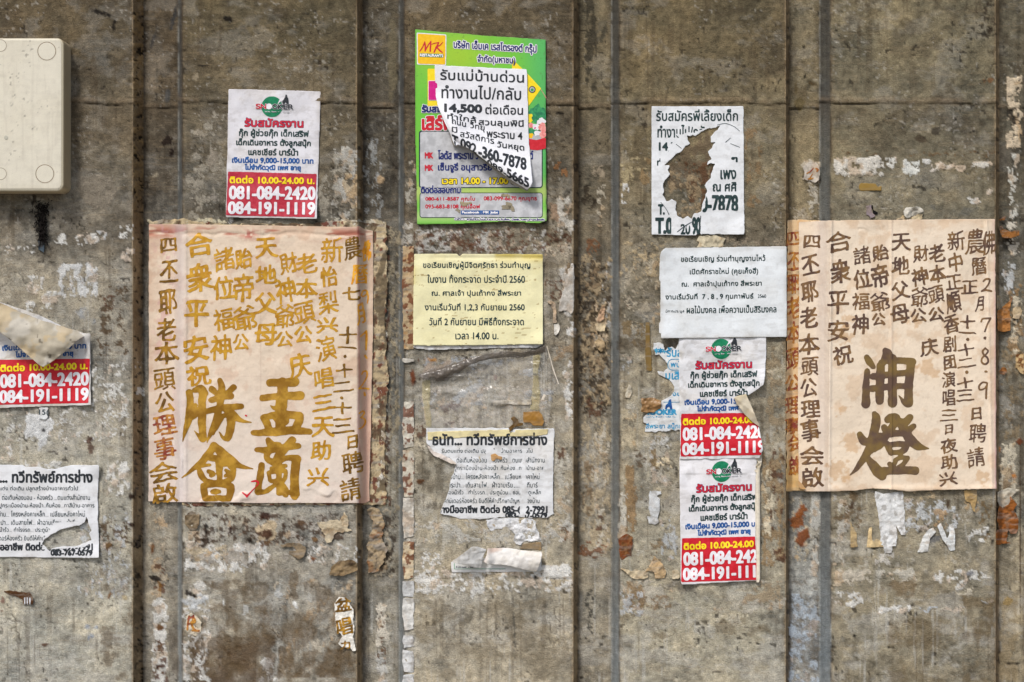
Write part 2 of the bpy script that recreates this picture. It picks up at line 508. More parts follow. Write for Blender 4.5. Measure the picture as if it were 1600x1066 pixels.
# -- residues of pasted paper, plaster and rust.  (x0,y0,x1,y1,cover,scale,(rgb),relief,stretch)
WH, BE, OC, RU, DB = (216, 216, 212), (188, 174, 148), (162, 130, 88), (116, 68, 40), (84, 66, 46)
RES = [
 (82, 362, 108, 384, .6, 9, WH, 1, 1), (118, 364, 152, 386, .6, 8, WH, 1, .5), (152, 358, 166, 376, .7, 9, (190, 194, 196), 1, 1),
 (88, 408, 158, 470, .5, 9, (206, 208, 208), 1, 2.2), (40, 430, 68, 462, .5, 8, WH, 1, 2), (66, 456, 90, 484, .5, 9, WH, 1, 1.5),
 (186, 350, 210, 376, .5, 9, WH, 1, 1), (188, 384, 212, 410, .5, 9, WH, 1, 1), (38, 470, 56, 486, .6, 9, WH, 1, 1), (0, 380, 60, 396, .3, 7, WH, 1, .5),
 (160, 598, 184, 634, .55, 9, WH, 1, 1.6), (184, 610, 202, 656, .5, 8, WH, 1, 2), (158, 660, 182, 684, .4, 8, WH, 1, 1), (0, 695, 22, 722, .4, 6, WH, .5, 1),
 (164, 720, 202, 776, .5, 9, WH, 1, 2), (120, 800, 206, 940, .28, 9, (186, 190, 192), .7, 1.6), (95, 480, 150, 520, .4, 30, (150, 158, 168), 0, 1), (36, 720, 98, 732, .6, 7, WH, 1, .5),
 (150, 440, 205, 560, .3, 9, DB, -1, 1), (160, 460, 180, 488, .3, 7, RU, .5, 1), (150, 810, 206, 850, .3, 8, DB, -1, 1), (0, 930, 12, 965, .4, 8, (150, 96, 76), .5, 1),
 (134, 975, 152, 1000, .5, 12, (132, 150, 176), 0, 1),
 (518, 228, 562, 348, .50, 12, (180, 178, 170), 1, 1.3), (536, 265, 562, 330, .5, 10, BE, 1, 1), (286, 165, 560, 345, .16, 20, (158, 152, 138), .4, 1.2), (288, 240, 356, 345, .25, 18, (150, 144, 130), .4, 1),
 (230, 342, 356, 352, .75, 6, (206, 198, 170), 1.5, .6), (355, 341, 366, 350, .8, 6, WH, 1, 1), (508, 342, 606, 356, .7, 7, (212, 206, 188), 1.5, .7),
 (286, 846, 424, 896, .50, 12, WH, 1.2, 1.6), (286, 850, 360, 882, .5, 12, BE, 1.2, .7), (286, 800, 560, 890, .24, 18, (172, 166, 156), .5, 1), (480, 850, 562, 884, .45, 8, WH, 1, 1.4),
 (288, 916, 332, 964, .45, 9, WH, 1, 1), (300, 985, 320, 1066, .45, 10, WH, 1, 2), (404, 1025, 438, 1066, .5, 10, WH, 1, 1.4), (420, 900, 560, 1060, .22, 14, (180, 172, 156), .5, 1.8),
 (296, 990, 430, 1080, .95, 70, (84, 64, 42), 0, 1), (296, 1000, 412, 1080, .8, 50, (84, 64, 42), 0, 1), (1040, 196, 1116, 300, .5, 12, (128, 104, 72), .6, 1), (1070, 255, 1112, 320, .5, 8, (126, 78, 42), .8, 1.3), (1036, 262, 1116, 345, .32, 10, (150, 132, 104), .8, 1), (210, 560, 226, 620, .2, 8, WH, 1, 1), (300, 800, 540, 850, .3, 7, (92, 62, 40), .8, 1), (286, 940, 560, 1000, .4, 26, (112, 96, 74), 0, 1.4), (0, 560, 206, 700, .10, 6, WH, .8, 1), (640, 930, 896, 1066, .3, 40, (128, 118, 98), 0, .6), (284, 960, 330, 1066, .4, 8, WH, 1, 1.4), (284, 900, 560, 1066, .34, 36, (98, 82, 60), 0, 1.4), (430, 1010, 560, 1080, .5, 30, (96, 78, 54), 0, 1.5), (330, 905, 420, 940, .5, 20, (100, 86, 66), 0, 1), (150, 880, 230, 1066, .3, 22, (106, 92, 72), 0, 1),
 (452, 893, 468, 938, .9, 30, (104, 88, 66), 0, 1),
 (234, 800, 264, 935, .5, 10, (178, 166, 146), 1, 1.4), (236, 936, 262, 1072, .7, 12, WH, 1, .7), (240, 880, 260, 930, .4, 8, RU, .6, 1), (236, 1010, 262, 1072, .25, 7, RU, .6, 1), (262, 960, 282, 1066, .5, 20, (92, 84, 74), 0, 1.4),
 (584, 345, 606, 792, .80, 9, (172, 158, 128), 1.8, 2.2), (604, 350, 628, 800, .38, 8, (150, 140, 118), 1.2, 1.8), (584, 350, 610, 792, .42, 8, (92, 46, 28), 1, 1.6), (586, 400, 604, 780, .3, 10, (218, 216, 206), 1.6, 2.2),
 (584, 795, 614, 905, .60, 11, (196, 178, 144), 1.6, 1.5), (586, 850, 606, 895, .35, 8, OC, 1, 1), (584, 800, 622, 900, .3, 6, (56, 46, 38), -1, 1.6),
 (586, 944, 608, 1012, .68, 10, (214, 208, 194), 1.4, 1.2), (588, 1018, 608, 1072, .55, 9, (190, 190, 186), 1.2, 1), (590, 950, 606, 1040, .22, 6, (120, 72, 30), .8, 1),
 (568, 215, 600, 340, .30, 9, (150, 152, 150), .8, 2.4), (566, 165, 625, 345, .25, 16, (60, 56, 50), 0, 2),
 (626, 345, 648, 400, .55, 9, (190, 186, 176), 1, 1.4), (632, 248, 650, 335, .35, 9, (170, 166, 154), .8, 1.4), (646, 355, 856, 396, .34, 9, (190, 188, 182), 1, .8), (700, 360, 760, 396, .25, 7, (120, 74, 46), 1, 1), (640, 352, 896, 398, .2, 7, RU, .8, 1),
 (862, 254, 876, 264, .7, 9, (176, 108, 48), 1.4, 1), (876, 264, 890, 280, .7, 9, (176, 108, 48), 1.4, 1), (856, 316, 894, 344, .6, 8, (178, 140, 104), 1.5, 1), (868, 308, 896, 400, .5, 11, (196, 192, 182), 1, 1.6), (862, 360, 884, 380, .45, 7, (82, 50, 28), 1.2, 1), (850, 384, 898, 402, .6, 8, (190, 178, 158), 1, .8),
 (876, 418, 897, 492, .8, 16, (200, 198, 192), 1, 1.6), (880, 414, 897, 440, .7, 9, OC, 1, 1), (884, 494, 898, 528, .6, 9, WH, 1, 1.6), (850, 436, 880, 470, .35, 7, RU, 1, .7), (862, 540, 898, 566, .6, 8, (186, 150, 104), 1.5, .8), (880, 560, 898, 660, .3, 8, WH, 1, 1.4),
 (866, 690, 897, 830, .45, 10, (186, 182, 170), 1, 1.5), (868, 695, 886, 720, .45, 7, RU, 1, 1), (632, 810, 900, 850, .26, 9, (190, 188, 180), .8, .6), (876, 818, 892, 850, .5, 8, (140, 88, 34), 1.2, 1),
 (646, 888, 760, 932, .45, 8, WH, 1.2, 1.0), (758, 890, 820, 930, .32, 8, WH, 1.2, 1), (812, 888, 896, 925, .40, 8, WH, 1.2, .6), (845, 880, 894, 906, .72, 10, WH, 1.2, .7), (650, 860, 700, 900, .3, 8, WH, 1, .8),
 (654, 548, 868, 640, .26, 26, (164, 168, 172), .3, .4), (654, 600, 860, 670, .28, 9, (184, 176, 164), .6, .7), (690, 626, 724, 668, .38, 9, (98, 50, 34), .8, 1), (646, 660, 666, 690, .35, 8, RU, .6, 1),
 (646, 700, 700, 800, .45, 14, (92, 84, 70), 0, 1.4), (650, 680, 664, 700, .5, 8, (70, 66, 62), 0, 1),
 (914, -10, 934, 146, .66, 22, (62, 58, 48), -.8, 2.2), (934, 30, 952, 70, .5, 20, (92, 88, 76), 0, 2),
 (902, 395, 957, 640, .46, 8, (168, 150, 120), 1.8, 1.3), (904, 400, 957, 650, .30, 6, (60, 50, 40), -1, 1.3), (908, 410, 946, 640, .2, 8, OC, 1.4, 1), (926, 470, 950, 560, .5, 10, (200, 182, 156), 1.8, 2.2), (942, 410, 956, 520, .35, 8, (180, 180, 176), 1, 2),
 (922, 258, 946, 282, .60, 7, (190, 168, 132), 1.8, 1), (930, 290, 950, 360, .35, 7, (186, 178, 160), 1.3, 1), (914, 372, 938, 402, .6, 8, (156, 94, 48), 1.6, 1), (910, 290, 930, 330, .4, 8, (58, 50, 40), -1, 1),
 (904, 640, 957, 860, .45, 10, (174, 160, 134), 1.4, 1.7), (914, 620, 942, 664, .45, 8, RU, 1.3, 1.3), (910, 720, 928, 810, .4, 7, OC, 1.4, 1), (926, 660, 952, 870, .35, 10, (190, 184, 170), 1.2, 1.6), (932, 800, 944, 832, .4, 7, RU, 1, 1.4), (904, 846, 952, 872, .45, 8, (150, 84, 40), 1.2, .7),
 (914, 920, 930, 1000, .34, 5, (62, 62, 58), -.8, 1.6),
 (966, 244, 1012, 296, .30, 10, (172, 158, 124), 1, 1), (1000, 246, 1018, 292, .5, 14, (166, 130, 76), .6, 2), (1164, 200, 1194, 330, .36, 14, (158, 122, 74), .6, 1.4), (968, 285, 985, 320, .35, 7, WH, 1, 1),
 (966, 375, 1056, 440, .32, 8, (176, 158, 126), 1.2, .8), (972, 400, 1040, 520, .25, 9, (178, 168, 148), 1, 1), (974, 472, 990, 488, .6, 8, (134, 74, 40), 1.4, 1), (970, 500, 1010, 545, .3, 14, (150, 120, 70), .4, 1), (1100, 368, 1230, 388, .35, 7, (170, 150, 118), 1.2, .7),
 (960, 525, 1060, 562, .4, 26, (86, 76, 62), 0, .5), (966, 552, 986, 600, .3, 9, (168, 172, 174), .8, 1),
 (968, 636, 996, 706, .55, 10, (184, 172, 146), 1.2, 1.6), (972, 724, 994, 835, .8, 22, (176, 132, 74), 1.2, 2.6), (986, 742, 1008, 790, .45, 12, (160, 120, 70), .8, 1), (966, 770, 982, 850, .7, 12, (200, 196, 184), 1, 2), (990, 700, 1012, 750, .3, 8, (92, 76, 58), -1, 1),
 (968, 838, 992, 874, .62, 11, (126, 62, 28), 1.5, 1), (1012, 676, 1050, 760, .40, 10, (194, 194, 190), 1, 1.4), (1016, 700, 1030, 735, .6, 12, (156, 122, 66), .5, 1.6), (1024, 714, 1052, 732, .4, 8, (216, 200, 168), 1.2, .7), (1030, 800, 1060, 880, .3, 9, (180, 184, 186), .8, 1.5), (1012, 840, 1040, 880, .36, 8, (160, 130, 84), 1, 1),
 (1194, 530, 1228, 700, .40, 12, (168, 142, 100), 1, 1.6), (1196, 570, 1214, 600, .5, 10, (196, 186, 164), 1.2, 1), (1188, 700, 1228, 890, .40, 13, (176, 140, 88), 1.2, 1.8), (1190, 735, 1212, 840, .5, 12, (206, 196, 172), 1.2, 2.4), (1208, 855, 1228, 880, .5, 8, RU, 1.2, .7), (1200, 700, 1226, 830, .22, 8, RU, 1, 1.4),
 (966, 904, 1228, 960, .26, 22, (178, 172, 158), .6, .6), (975, 905, 1010, 955, .5, 16, (176, 138, 84), .6, 1), (990, 930, 1060, 955, .3, 10, OC, .6, .6), (1030, 900, 1090, 930, .45, 14, (96, 92, 86), 0, .8), (966, 920, 1010, 965, .4, 12, (182, 186, 188), .8, 1.3), (970, 960, 1228, 1000, .35, 34, (110, 98, 76), 0, .6), (1160, 905, 1226, 940, .4, 18, (184, 158, 116), .4, .7),
 (1254, 250, 1282, 288, .8, 14, (206, 196, 178), 1.3, 1), (1260, 288, 1282, 348, .45, 7, (184, 178, 164), 1.2, 1), (1236, 322, 1266, 346, .35, 7, (170, 160, 142), 1, .7),
 (1234, 770, 1266, 880, .30, 9, (180, 168, 144), 1, 1.4), (1266, 768, 1281, 902, .78, 16, (196, 196, 190), 1.3, 2.2), (1232, 925, 1282, 1076, .62, 26, (172, 184, 196), .4, 1.2), (1232, 905, 1282, 1076, .3, 6, (120, 112, 98), 0, 1), (1236, 860, 1246, 960, .4, 14, (84, 86, 86), 0, 2),
 (1300, 243, 1384, 276, .74, 9, (222, 218, 208), 1.6, 1), (1382, 243, 1404, 264, .55, 8, (222, 222, 216), 1.6, .8), (1410, 248, 1436, 274, .7, 9, (220, 222, 216), 1.6, 1), (1438, 246, 1456, 258, .6, 8, WH, 1.4, .8), (1454, 254, 1512, 268, .66, 8, (220, 212, 200), 1.4, .7), (1514, 250, 1552, 264, .55, 8, (216, 212, 202), 1.4, .8), (1538, 292, 1552, 306, .6, 8, (212, 204, 192), 1.2, .8),
 (1300, 236, 1560, 244, .3, 7, (110, 88, 62), .4, .5), (1310, 326, 1345, 346, .4, 9, (80, 78, 72), 0, .6), (1450, 320, 1552, 344, .45, 18, (104, 104, 98), 0, .5), (1512, 308, 1530, 318, .5, 8, WH, 1, .7),
 (1334, -8, 1378, 36, .42, 8, (76, 66, 48), 0, .6), (1340, 36, 1376, 62, .45, 7, (76, 66, 48), 0, .5), (1478, 78, 1492, 112, .6, 20, (82, 74, 58), 0, 2.4), (1474, 122, 1492, 150, .6, 12, (82, 74, 58), 0, .8), (1534, 0, 1556, 60, .4, 6, (58, 50, 40), -1, 1), (1538, 118, 1552, 136, .5, 8, (150, 96, 48), 1, 1), (1240, 130, 1262, 170, .4, 12, (96, 84, 62), 0, 1),
 (1298, 770, 1330, 890, .30, 12, (190, 186, 176), .8, 1.6), (1410, 778, 1500, 832, .34, 9, (196, 200, 202), 1, .9), (1454, 790, 1484, 830, .38, 9, (206, 160, 100), 1.2, 1.2), (1428, 766, 1462, 780, .6, 8, (216, 184, 130), 1.2, .8), (1506, 766, 1530, 800, .5, 9, (210, 170, 110), 1.2, 1.6), (1510, 820, 1550, 850, .35, 8, WH, 1, .8), (1300, 765, 1350, 830, .35, 10, (106, 88, 64), .2, 1), (1530, 780, 1556, 850, .3, 9, (110, 92, 64), .2, 1),
 (1298, 889, 1364, 912, .66, 14, (196, 188, 172), .8, .8), (1298, 905, 1316, 918, .6, 9, (200, 184, 160), .8, 1), (1364, 889, 1432, 909, .45, 10, (190, 186, 174), .8, .7), (1456, 889, 1500, 910, .48, 9, WH, 1, 1.2), (1494, 890, 1512, 922, .6, 10, (206, 206, 202), 1, 1.6), (1512, 890, 1552, 906, .5, 8, WH, 1, .7), (1484, 918, 1522, 932, .5, 9, (196, 188, 170), 1, .7),
 (1296, 922, 1350, 950, .32, 8, WH, 1, .5), (1368, 946, 1426, 958, .68, 10, WH, 1, .4), (1428, 948, 1470, 956, .5, 8, (190, 198, 206), 1, .5), (1466, 950, 1512, 957, .55, 8, WH, 1, .4), (1370, 905, 1432, 940, .5, 30, (118, 98, 70), 0, .8), (1360, 860, 1400, 885, .3, 9, (200, 196, 188), .8, 1), (1530, 938, 1552, 946, .5, 8, (196, 206, 214), 1, .6), (1476, 960, 1490, 976, .4, 8, (196, 206, 214), 1, 1.4),
 (1500, 930, 1556, 1076, .55, 60, (108, 92, 66), 0, 1), (1380, 960, 1540, 1076, .34, 46, (108, 94, 70), 0, .8), (1310, 960, 1380, 1076, .34, 30, (150, 146, 134), 0, 1),
 (1572, 118, 1597, 236, .72, 10, (214, 198, 172), 2, 1), (1572, 166, 1597, 200, .4, 6, (44, 40, 36), -1, 1), (1574, 236, 1592, 345, .42, 8, (206, 206, 198), 1.4, 2), (1574, 338, 1592, 400, .5, 9, (210, 204, 190), 1.4, 1), (1566, 400, 1586, 462, .42, 9, (198, 202, 204), 1, 2), (1574, 440, 1600, 560, .45, 8, (178, 134, 78), 1.6, 1.8), (1576, 460, 1600, 560, .3, 8, (214, 204, 182), 1.6, 1.4),
 (1562, 540, 1600, 690, .3, 9, (160, 134, 92), 1, 1.5), (1560, 690, 1590, 792, .55, 11, (204, 196, 176), 1.4, 1.4), (1562, 730, 1584, 770, .3, 9, OC, 1.2, 1), (1580, 540, 1600, 800, .35, 20, (84, 78, 68), 0, 2), (1560, 930, 1592, 1066, .6, 40, (152, 136, 106), 0, 1), (1592, 780, 1600, 900, .5, 12, (84, 84, 82), 0, 1),
]
def residue(C, Rel, r, k):
    x0, y0, x1, y1, cov, sc, col, rel, strch = r
    if col[0] - col[2] > 50:                  # iron and glue stains are dull
        g_ = sum(col) / 3.; col = tuple(.9 * (v * .66 + g_ * .34) for v in col)
    i0, i1 = np.searchsorted(gx, [x0 - 8, x1 + 8]); j0, j1 = np.searchsorted(gy, [y0 - 8, y1 + 8])
    if i1 <= i0 or j1 <= j0: return
    x = X[j0:j1, i0:i1]; y = Y[j0:j1, i0:i1]
    e = 4 + min(x1 - x0, y1 - y0) * .12
    wx = x + (fbm(x, y, 11, 900 + k, 3) - .5) * 8; wy = y + (fbm(x, y, 11, 1300 + k, 3) - .5) * 8
    R = sst(wx, x0 - e * .4, x0 + e * .6) * (1 - sst(wx, x1 - e * .6, x1 + e * .4)) * sst(wy, y0 - e * .4, y0 + e * .6) * (1 - sst(wy, y1 - e * .6, y1 + e * .4))
    n = fbm(x, y, sc / max(1, strch ** .5), 1700 + k, 5, sy=sc * strch ** .5, g=.68)
    cov = cov + (.07 if sum(col) > 540 and rel else 0)
    th = .5 + (.5 - cov) * .55
    soft = .035 if rel else .16
    m = sst(n * (.35 + .65 * R) - (1 - R) * .5, th - soft, th + soft)
    tint = 1 + (vn(x, y, 5, 2100 + k) - .5) * .28 + (vn(x, y, 16, 2150 + k) - .5) * .2
    stain = sst(fbm(x, y, 14, 2200 + k, 4), .56, .76) * (.5 if sum(col) > 480 else 0)
    cc = mix(np.broadcast_to(lin(col), x.shape + (3,)), lin((176, 140, 92)), stain) * tint[..., None]
    if rel:                                   # dirt gathered along the torn edge
        ed = np.clip(sst(n * (.35 + .65 * R) - (1 - R) * .5, th - .10, th - .02) - m, 0, 1)
        C[j0:j1, i0:i1] = mix(C[j0:j1, i0:i1], lin((66, 56, 44)), ed * .38)
    C[j0:j1, i0:i1] = C[j0:j1, i0:i1] + (cc - C[j0:j1, i0:i1]) * (m * (.86 if rel else .62))[..., None]
    Rel[j0:j1, i0:i1] += m * rel * (.55 + .6 * vn(x, y, 7, 2300 + k))
for k, r in enumerate(RES):
    residue(C, Rel, r, k)

# -- single marks: (cx, cy, rx, ry, angle, rgb, relief, roughness)
BLOB = [(152, 293, 28, 29, 0, (132, 124, 110), 1.2, .25), (355, 30, 9, 4, .2, (24, 20, 18), .6, .5), (158, 20, 14, 3, .35, (22, 18, 16), .6, .5), (178, 42, 2.4, 9, .2, (22, 18, 16), .5, .5), (318, 103, 7, 1.6, .1, (30, 26, 22), .4, .4),
 (261, 220, 7, 7, 0, (34, 24, 20), .8, .6), (268, 236, 4, 6, .3, (34, 24, 20), .8, .6), (243, 274, 5, 3.5, -.5, (156, 146, 126), .8, .3), (306, 120, 5, 6, 0, (150, 138, 116), .5, .4), (312, 208, 9, 6, .3, (158, 150, 134), .4, .5), (332, 248, 7, 14, .1, (142, 134, 120), .2, .5), (334, 309, 6, 5, 0, (140, 134, 124), .4, .4),
 (272, 26, 3.5, 20, .25, (58, 58, 58), 0, .3), (240, 60, 2.6, 14, .3, (66, 64, 62), 0, .3), (262, 150, 4, 12, .2, (78, 78, 76), 0, .3), (594, 281, 6, 6, 0, (176, 152, 120), 1.4, .3), (613, 90, 7, 66, 0, (112, 104, 84), .3, .25), (1005, 171, 2.4, 2.6, 0, (12, 10, 8), -1, .2),
 (878, 178, 3, 2, 0, (14, 12, 10), -1, .2), (872, 176, 5, 2.5, 0, (20, 16, 14), 0, .4), (944, 50, 4, 15, .25, (74, 70, 58), 0, .3), (1278, 22, 2, 4, 0, (20, 18, 16), 0, .4), (1256, 74, 2, 3, 0, (20, 18, 14), -1, .2), (1257, 120, 2, 4, .5, (20, 18, 14), -1, .2), (1244, 137, 2.5, 9, 0, (96, 84, 60), 0, .4), (1267, 131, 6, 4, .2, (74, 62, 42), 0, .5), (1249, 163, 8, 10, 0, (104, 92, 64), 0, .3),
 (1493, 187, 1.8, 1.8, 0, (14, 12, 10), -1, .1), (1463, 205, 7, 6, 0, (72, 66, 56), 0, .4), (1440, 217, 9, 6, .2, (80, 70, 56), 0, .4), (1528, 239, 3, 2, 0, (20, 18, 16), -1, .2), (1521, 205, 2, 1.5, 0, (12, 10, 8), 0, .2), (1516, 207, 2, 1.5, 0, (12, 10, 8), 0, .2), (1344, 278, 2, 1.6, 0, (14, 12, 10), 0, .2),
 (836, 902, 2.6, 2.6, .6, (16, 18, 22), 0, .3), (1335, 994, 2.4, 2.4, .6, (20, 18, 16), 0, .3), (1327, 998, 1.4, 1.4, 0, (16, 14, 12), 0, .2), (1185, 1006, 4, 1.5, .2, (18, 16, 14), 0, .4), (1172, 1005, 2, 1.2, 0, (18, 16, 14), 0, .4), (1070, 1023, 1.6, 1.6, 0, (14, 12, 10), 0, .2), (834, 972, 1.8, 1.8, 0, (16, 14, 14), -1, .2), (814, 933, 2, 2, 0, (60, 54, 50), -1, .2),
 (803, 975, 2.0, 40, -.06, (96, 92, 82), -.6, .6), (735, 965, 3, 12, .4, (112, 106, 92), 0, .6), (320, 848, 7, 7, 0, (60, 46, 34), .8, .6), (296, 928, 8, 3.4, .35, (22, 14, 14), 1.2, .5), (304, 932, 3, 3, 0, (22, 14, 14), 1.2, .5), (321, 823, 6, 4, .4, (24, 18, 16), 1.2, .5), (322, 830, 2.4, 4, 0, (34, 24, 18), 1, .5), (360, 829, 2.6, 6, .1, (46, 22, 20), .8, .5), (389, 844, 7, 3, .7, (36, 28, 22), 1, .5), (413, 806, 9, 5, -.1, (52, 26, 18), 1.2, .5), (416, 833, 14, 17, 0, (196, 178, 148), .8, .5), (417, 834, 11, 7, 0, (66, 34, 20), 1.4, .3), (416, 850, 10, 4, -.3, (92, 66, 40), 1.2, .5), (472, 817, 6, 4, .3, (90, 68, 48), 1.2, .4), (492, 843, 4, 4, 0, (120, 92, 60), 1, .4), (489, 873, 3, 3, 0, (120, 70, 34), .8, .4), (349, 942, 1, 4, 0, (222, 224, 222), .8, .2), (436, 928, 5, 8, .2, (178, 180, 178), .8, .6), (383, 952, 4, 7, .2, (186, 186, 182), .6, .6), (313, 915, 9, 6, .3, (206, 204, 198), 1, .5), (308, 940, 16, 8, -.3, (190, 194, 196), .8, .6), (462, 946, 3, 7, -.5, (214, 216, 214), 1, .3), (387, 966, 3, 3, 0, (200, 196, 186), .6, .4), (360, 949, 1.5, 1.5, 0, (12, 10, 8), 0, .1),
 (210, 925, 1, 1, 0, (30, 26, 22), 0, .1), (206, 776, 5, 4, .3, (40, 24, 18), .8, .5), (238, 858, 3, 7, .1, (110, 74, 44), .8, .5), (242, 904, 8, 4, .3, (34, 26, 22), 1, .5), (250, 915, 4, 7, 0, (120, 84, 40), .9, .5), (250, 980, 4, 5, 0, (100, 66, 30), .9, .5), (250, 1008, 5, 7, 0, (92, 62, 30), .9, .5), (251, 1040, 6, 4, 0, (70, 44, 34), .9, .5), (206, 820, 3, 4, 0, (50, 32, 22), .8, .5), (170, 852, 4, 7, .1, (104, 76, 40), .8, .5), (171, 930, 3, 6, .2, (104, 70, 34), .8, .5), (195, 934, 4, 3, .2, (180, 164, 130), .8, .4), (70, 1008, 5, 2.5, -.1, (84, 58, 44), .6, .4),
 (60, 668, 17, 20, 0, (212, 214, 214), .8, .55), (66, 690, 6, 10, .2, (206, 208, 208), .8, .5), (68, 672, 3.4, 3, 0, (26, 22, 24), .4, .4), (139, 690, 4, 6, .2, (60, 34, 26), .8, .6), (142, 700, 6, 9, 0, (110, 90, 78), .6, .6),
 (645, 590, 3.6, 12, 0, (104, 52, 24), 1, .3), (656, 593, 2, 2.4, 0, (60, 44, 34), 0, .3), (648, 597, 2, 2, 0, (60, 40, 30), 0, .3), (774, 590, 2.4, 4.4, 0, (100, 50, 28), .7, .2), (654, 563, 2, 3, 0, (90, 60, 40), .6, .4), (656, 753, 6, 4, 0, (84, 50, 20), 1, .4), (676, 563, 9, 2.5, .05, (166, 118, 60), .4, .6),
 (1245, 815, 9, 13, -.2, (134, 76, 34), 1.4, .5), (1252, 800, 6, 12, .3, (134, 76, 34), 1.4, .5), (1255, 838, 11, 13, .1, (128, 70, 32), 1.4, .4), (1258, 852, 3, 3, 0, (190, 166, 140), 1.6, .3), (1331, 790, 4, 6, .3, (70, 52, 38), .4, .5), (1482, 787, 3, 5, 0, (70, 54, 40), .3, .5), (1550, 847, 2.6, 5, .2, (30, 26, 24), .3, .4), (1516, 896, 6, 5, 0, (142, 144, 148), .3, .3), (1574, 940, 7, 7, 0, (150, 128, 84), .2, .3), (1594, 835, 1.4, 110, 0, (70, 54, 40), 0, .4), (1586, 1037, 12, 1.3, 0, (40, 32, 24), 0, .5), (1460, 842, 14, 5, -.2, (112, 112, 110), 0, .5),
 (1594, 690, 5, 5, 0, (110, 60, 34), 1, .4), (1562, 702, 1.6, 4, 0, (170, 110, 56), .8, .4), (1584, 744, 3, 4, 0, (184, 122, 60), .8, .4)]
def blob(C, Rel, b, k):
    cx, cy, rx, ry, an, col, rel, rough = b
    q = max(rx, ry) * 1.7 + 4
    i0, i1 = np.searchsorted(gx, [cx - q, cx + q]); j0, j1 = np.searchsorted(gy, [cy - q, cy + q])
    if i1 <= i0 or j1 <= j0: return
    x = X[j0:j1, i0:i1] - cx; y = Y[j0:j1, i0:i1] - cy
    ca, sa = math.cos(an), math.sin(an)
    u = (x * ca + y * sa) / rx; v = (-x * sa + y * ca) / ry
    d = np.sqrt(u * u + v * v) + (fbm(x, y, max(4., min(rx, ry) * .9), 2500 + k, 3) - .5) * 2.4 * rough
    sft = min(.5, 1.3 / min(rx, ry))
    m = 1 - sst(d, 1 - sft, 1 + sft)
    cc = np.broadcast_to(lin(col), x.shape + (3,)) * (1 + (vn(x, y, 4, 2600 + k) - .5) * .3)[..., None]
    C[j0:j1, i0:i1] = C[j0:j1, i0:i1] + (cc - C[j0:j1, i0:i1]) * (m * .92)[..., None]
    Rel[j0:j1, i0:i1] += m * rel * (1 + .5 * (vn(x, y, 6, 2700 + k) - .5))
for k, b in enumerate(BLOB):
    blob(C, Rel, b, k)

H = profile(X) + Rel * .85
P3 = W3(X.astype(np.float64), Y.astype(np.float64), H)

wall = thing('concrete_wall', 'weathered grey brown concrete wall of flat panels and recessed vertical channels, covered in posters', 'wall', 800, 1498)
wo = np.array(wall.location)
def grid_piece(name, i0, i1, j0, j1):
    ny, nx = j1 - j0 + 1, i1 - i0 + 1
    co = P3[j0:j1 + 1, i0:i1 + 1].reshape(-1, 3)
    cc = C[j0:j1 + 1, i0:i1 + 1].reshape(-1, 3)
    g = (np.arange(ny - 1)[:, None] * nx + np.arange(nx - 1)[None]).ravel()
    f = np.stack([g, g + nx, g + nx + 1, g + 1], axis=1)
    return make_mesh(name, co, [f], M['wall'], wall, cc, True, wo)
def ix(v): return int(np.argmin(np.abs(gx - v)))
def iy(v): return int(np.argmin(np.abs(gy - v)))
ys = [-1000] + JROWS + [1500]
ysc = [-1000] + [chan_row(v) for v in JROWS] + [1500]
xe = [-900] + [v for c in CH for v in (c[0], c[3])] + [2500]
for k in range(len(xe) - 1):
    is_ch = k % 2 == 1
    rr = ysc if is_ch else ys
    for a, b in zip(rr[:-1], rr[1:]):
        grid_piece('channel_section' if is_ch else 'panel', ix(xe[k]), ix(xe[k + 1]), iy(a), iy(b))

def box_mesh(name, x0, x1, y0, y1, z0, z1, mat, parent, col, origin=(0, 0, 0)):
    co = [(x, y, z) for x in (x0, x1) for y in (y0, y1) for z in (z0, z1)]
    f = np.array([(0, 1, 3, 2), (4, 6, 7, 5), (0, 4, 5, 1), (2, 3, 7, 6), (0, 2, 6, 4), (1, 5, 7, 3)])
    return make_mesh(name, co, [f], mat, parent, np.tile(lin(col), (8, 1)), False, origin)
box_mesh('core_slab', -2.45, 2.45, .052, .20, .0, HZ + (533 + 1000) * S, M['wall'], wall, (120, 112, 98), wo)

# pavement at the foot of the wall (below the picture)
n = 40
px_, py_ = np.meshgrid(np.linspace(-14, 14, n), np.linspace(-16, .05, n))
co = np.stack([px_, py_, px_ * 0], -1).reshape(-1, 3)
g = (np.arange(n - 1)[:, None] * n + np.arange(n - 1)[None]).ravel()
pave = make_mesh('pavement', co, [np.stack([g, g + 1, g + n + 1, g + n], 1)], M['pave'], None, np.tile(lin((140, 134, 124)), (n * n, 1)))
pave['kind'] = 'structure'

# ---------------------------------------------------------------- sheets of paper and the print on them
def tear(poly, amp, seed, step=2.0, sc=9):
    """resample a closed polygon and roughen it like torn paper"""
    p = np.asarray(poly, float); q = np.roll(p, -1, axis=0); out = []
    for a, b in zip(p, q):
        n = max(1, int(np.hypot(*(b - a)) / step))
        t = np.arange(n)[:, None] / n
        out.append(a + (b - a) * t)
    o = np.concatenate(out)
    dx = (fbm(o[:, 0], o[:, 1], sc, seed, 3) - .5) * 2 * amp; dy = (fbm(o[:, 0], o[:, 1], sc, seed + 77, 3) - .5) * 2 * amp
    return o + np.stack([dx, dy], 1)

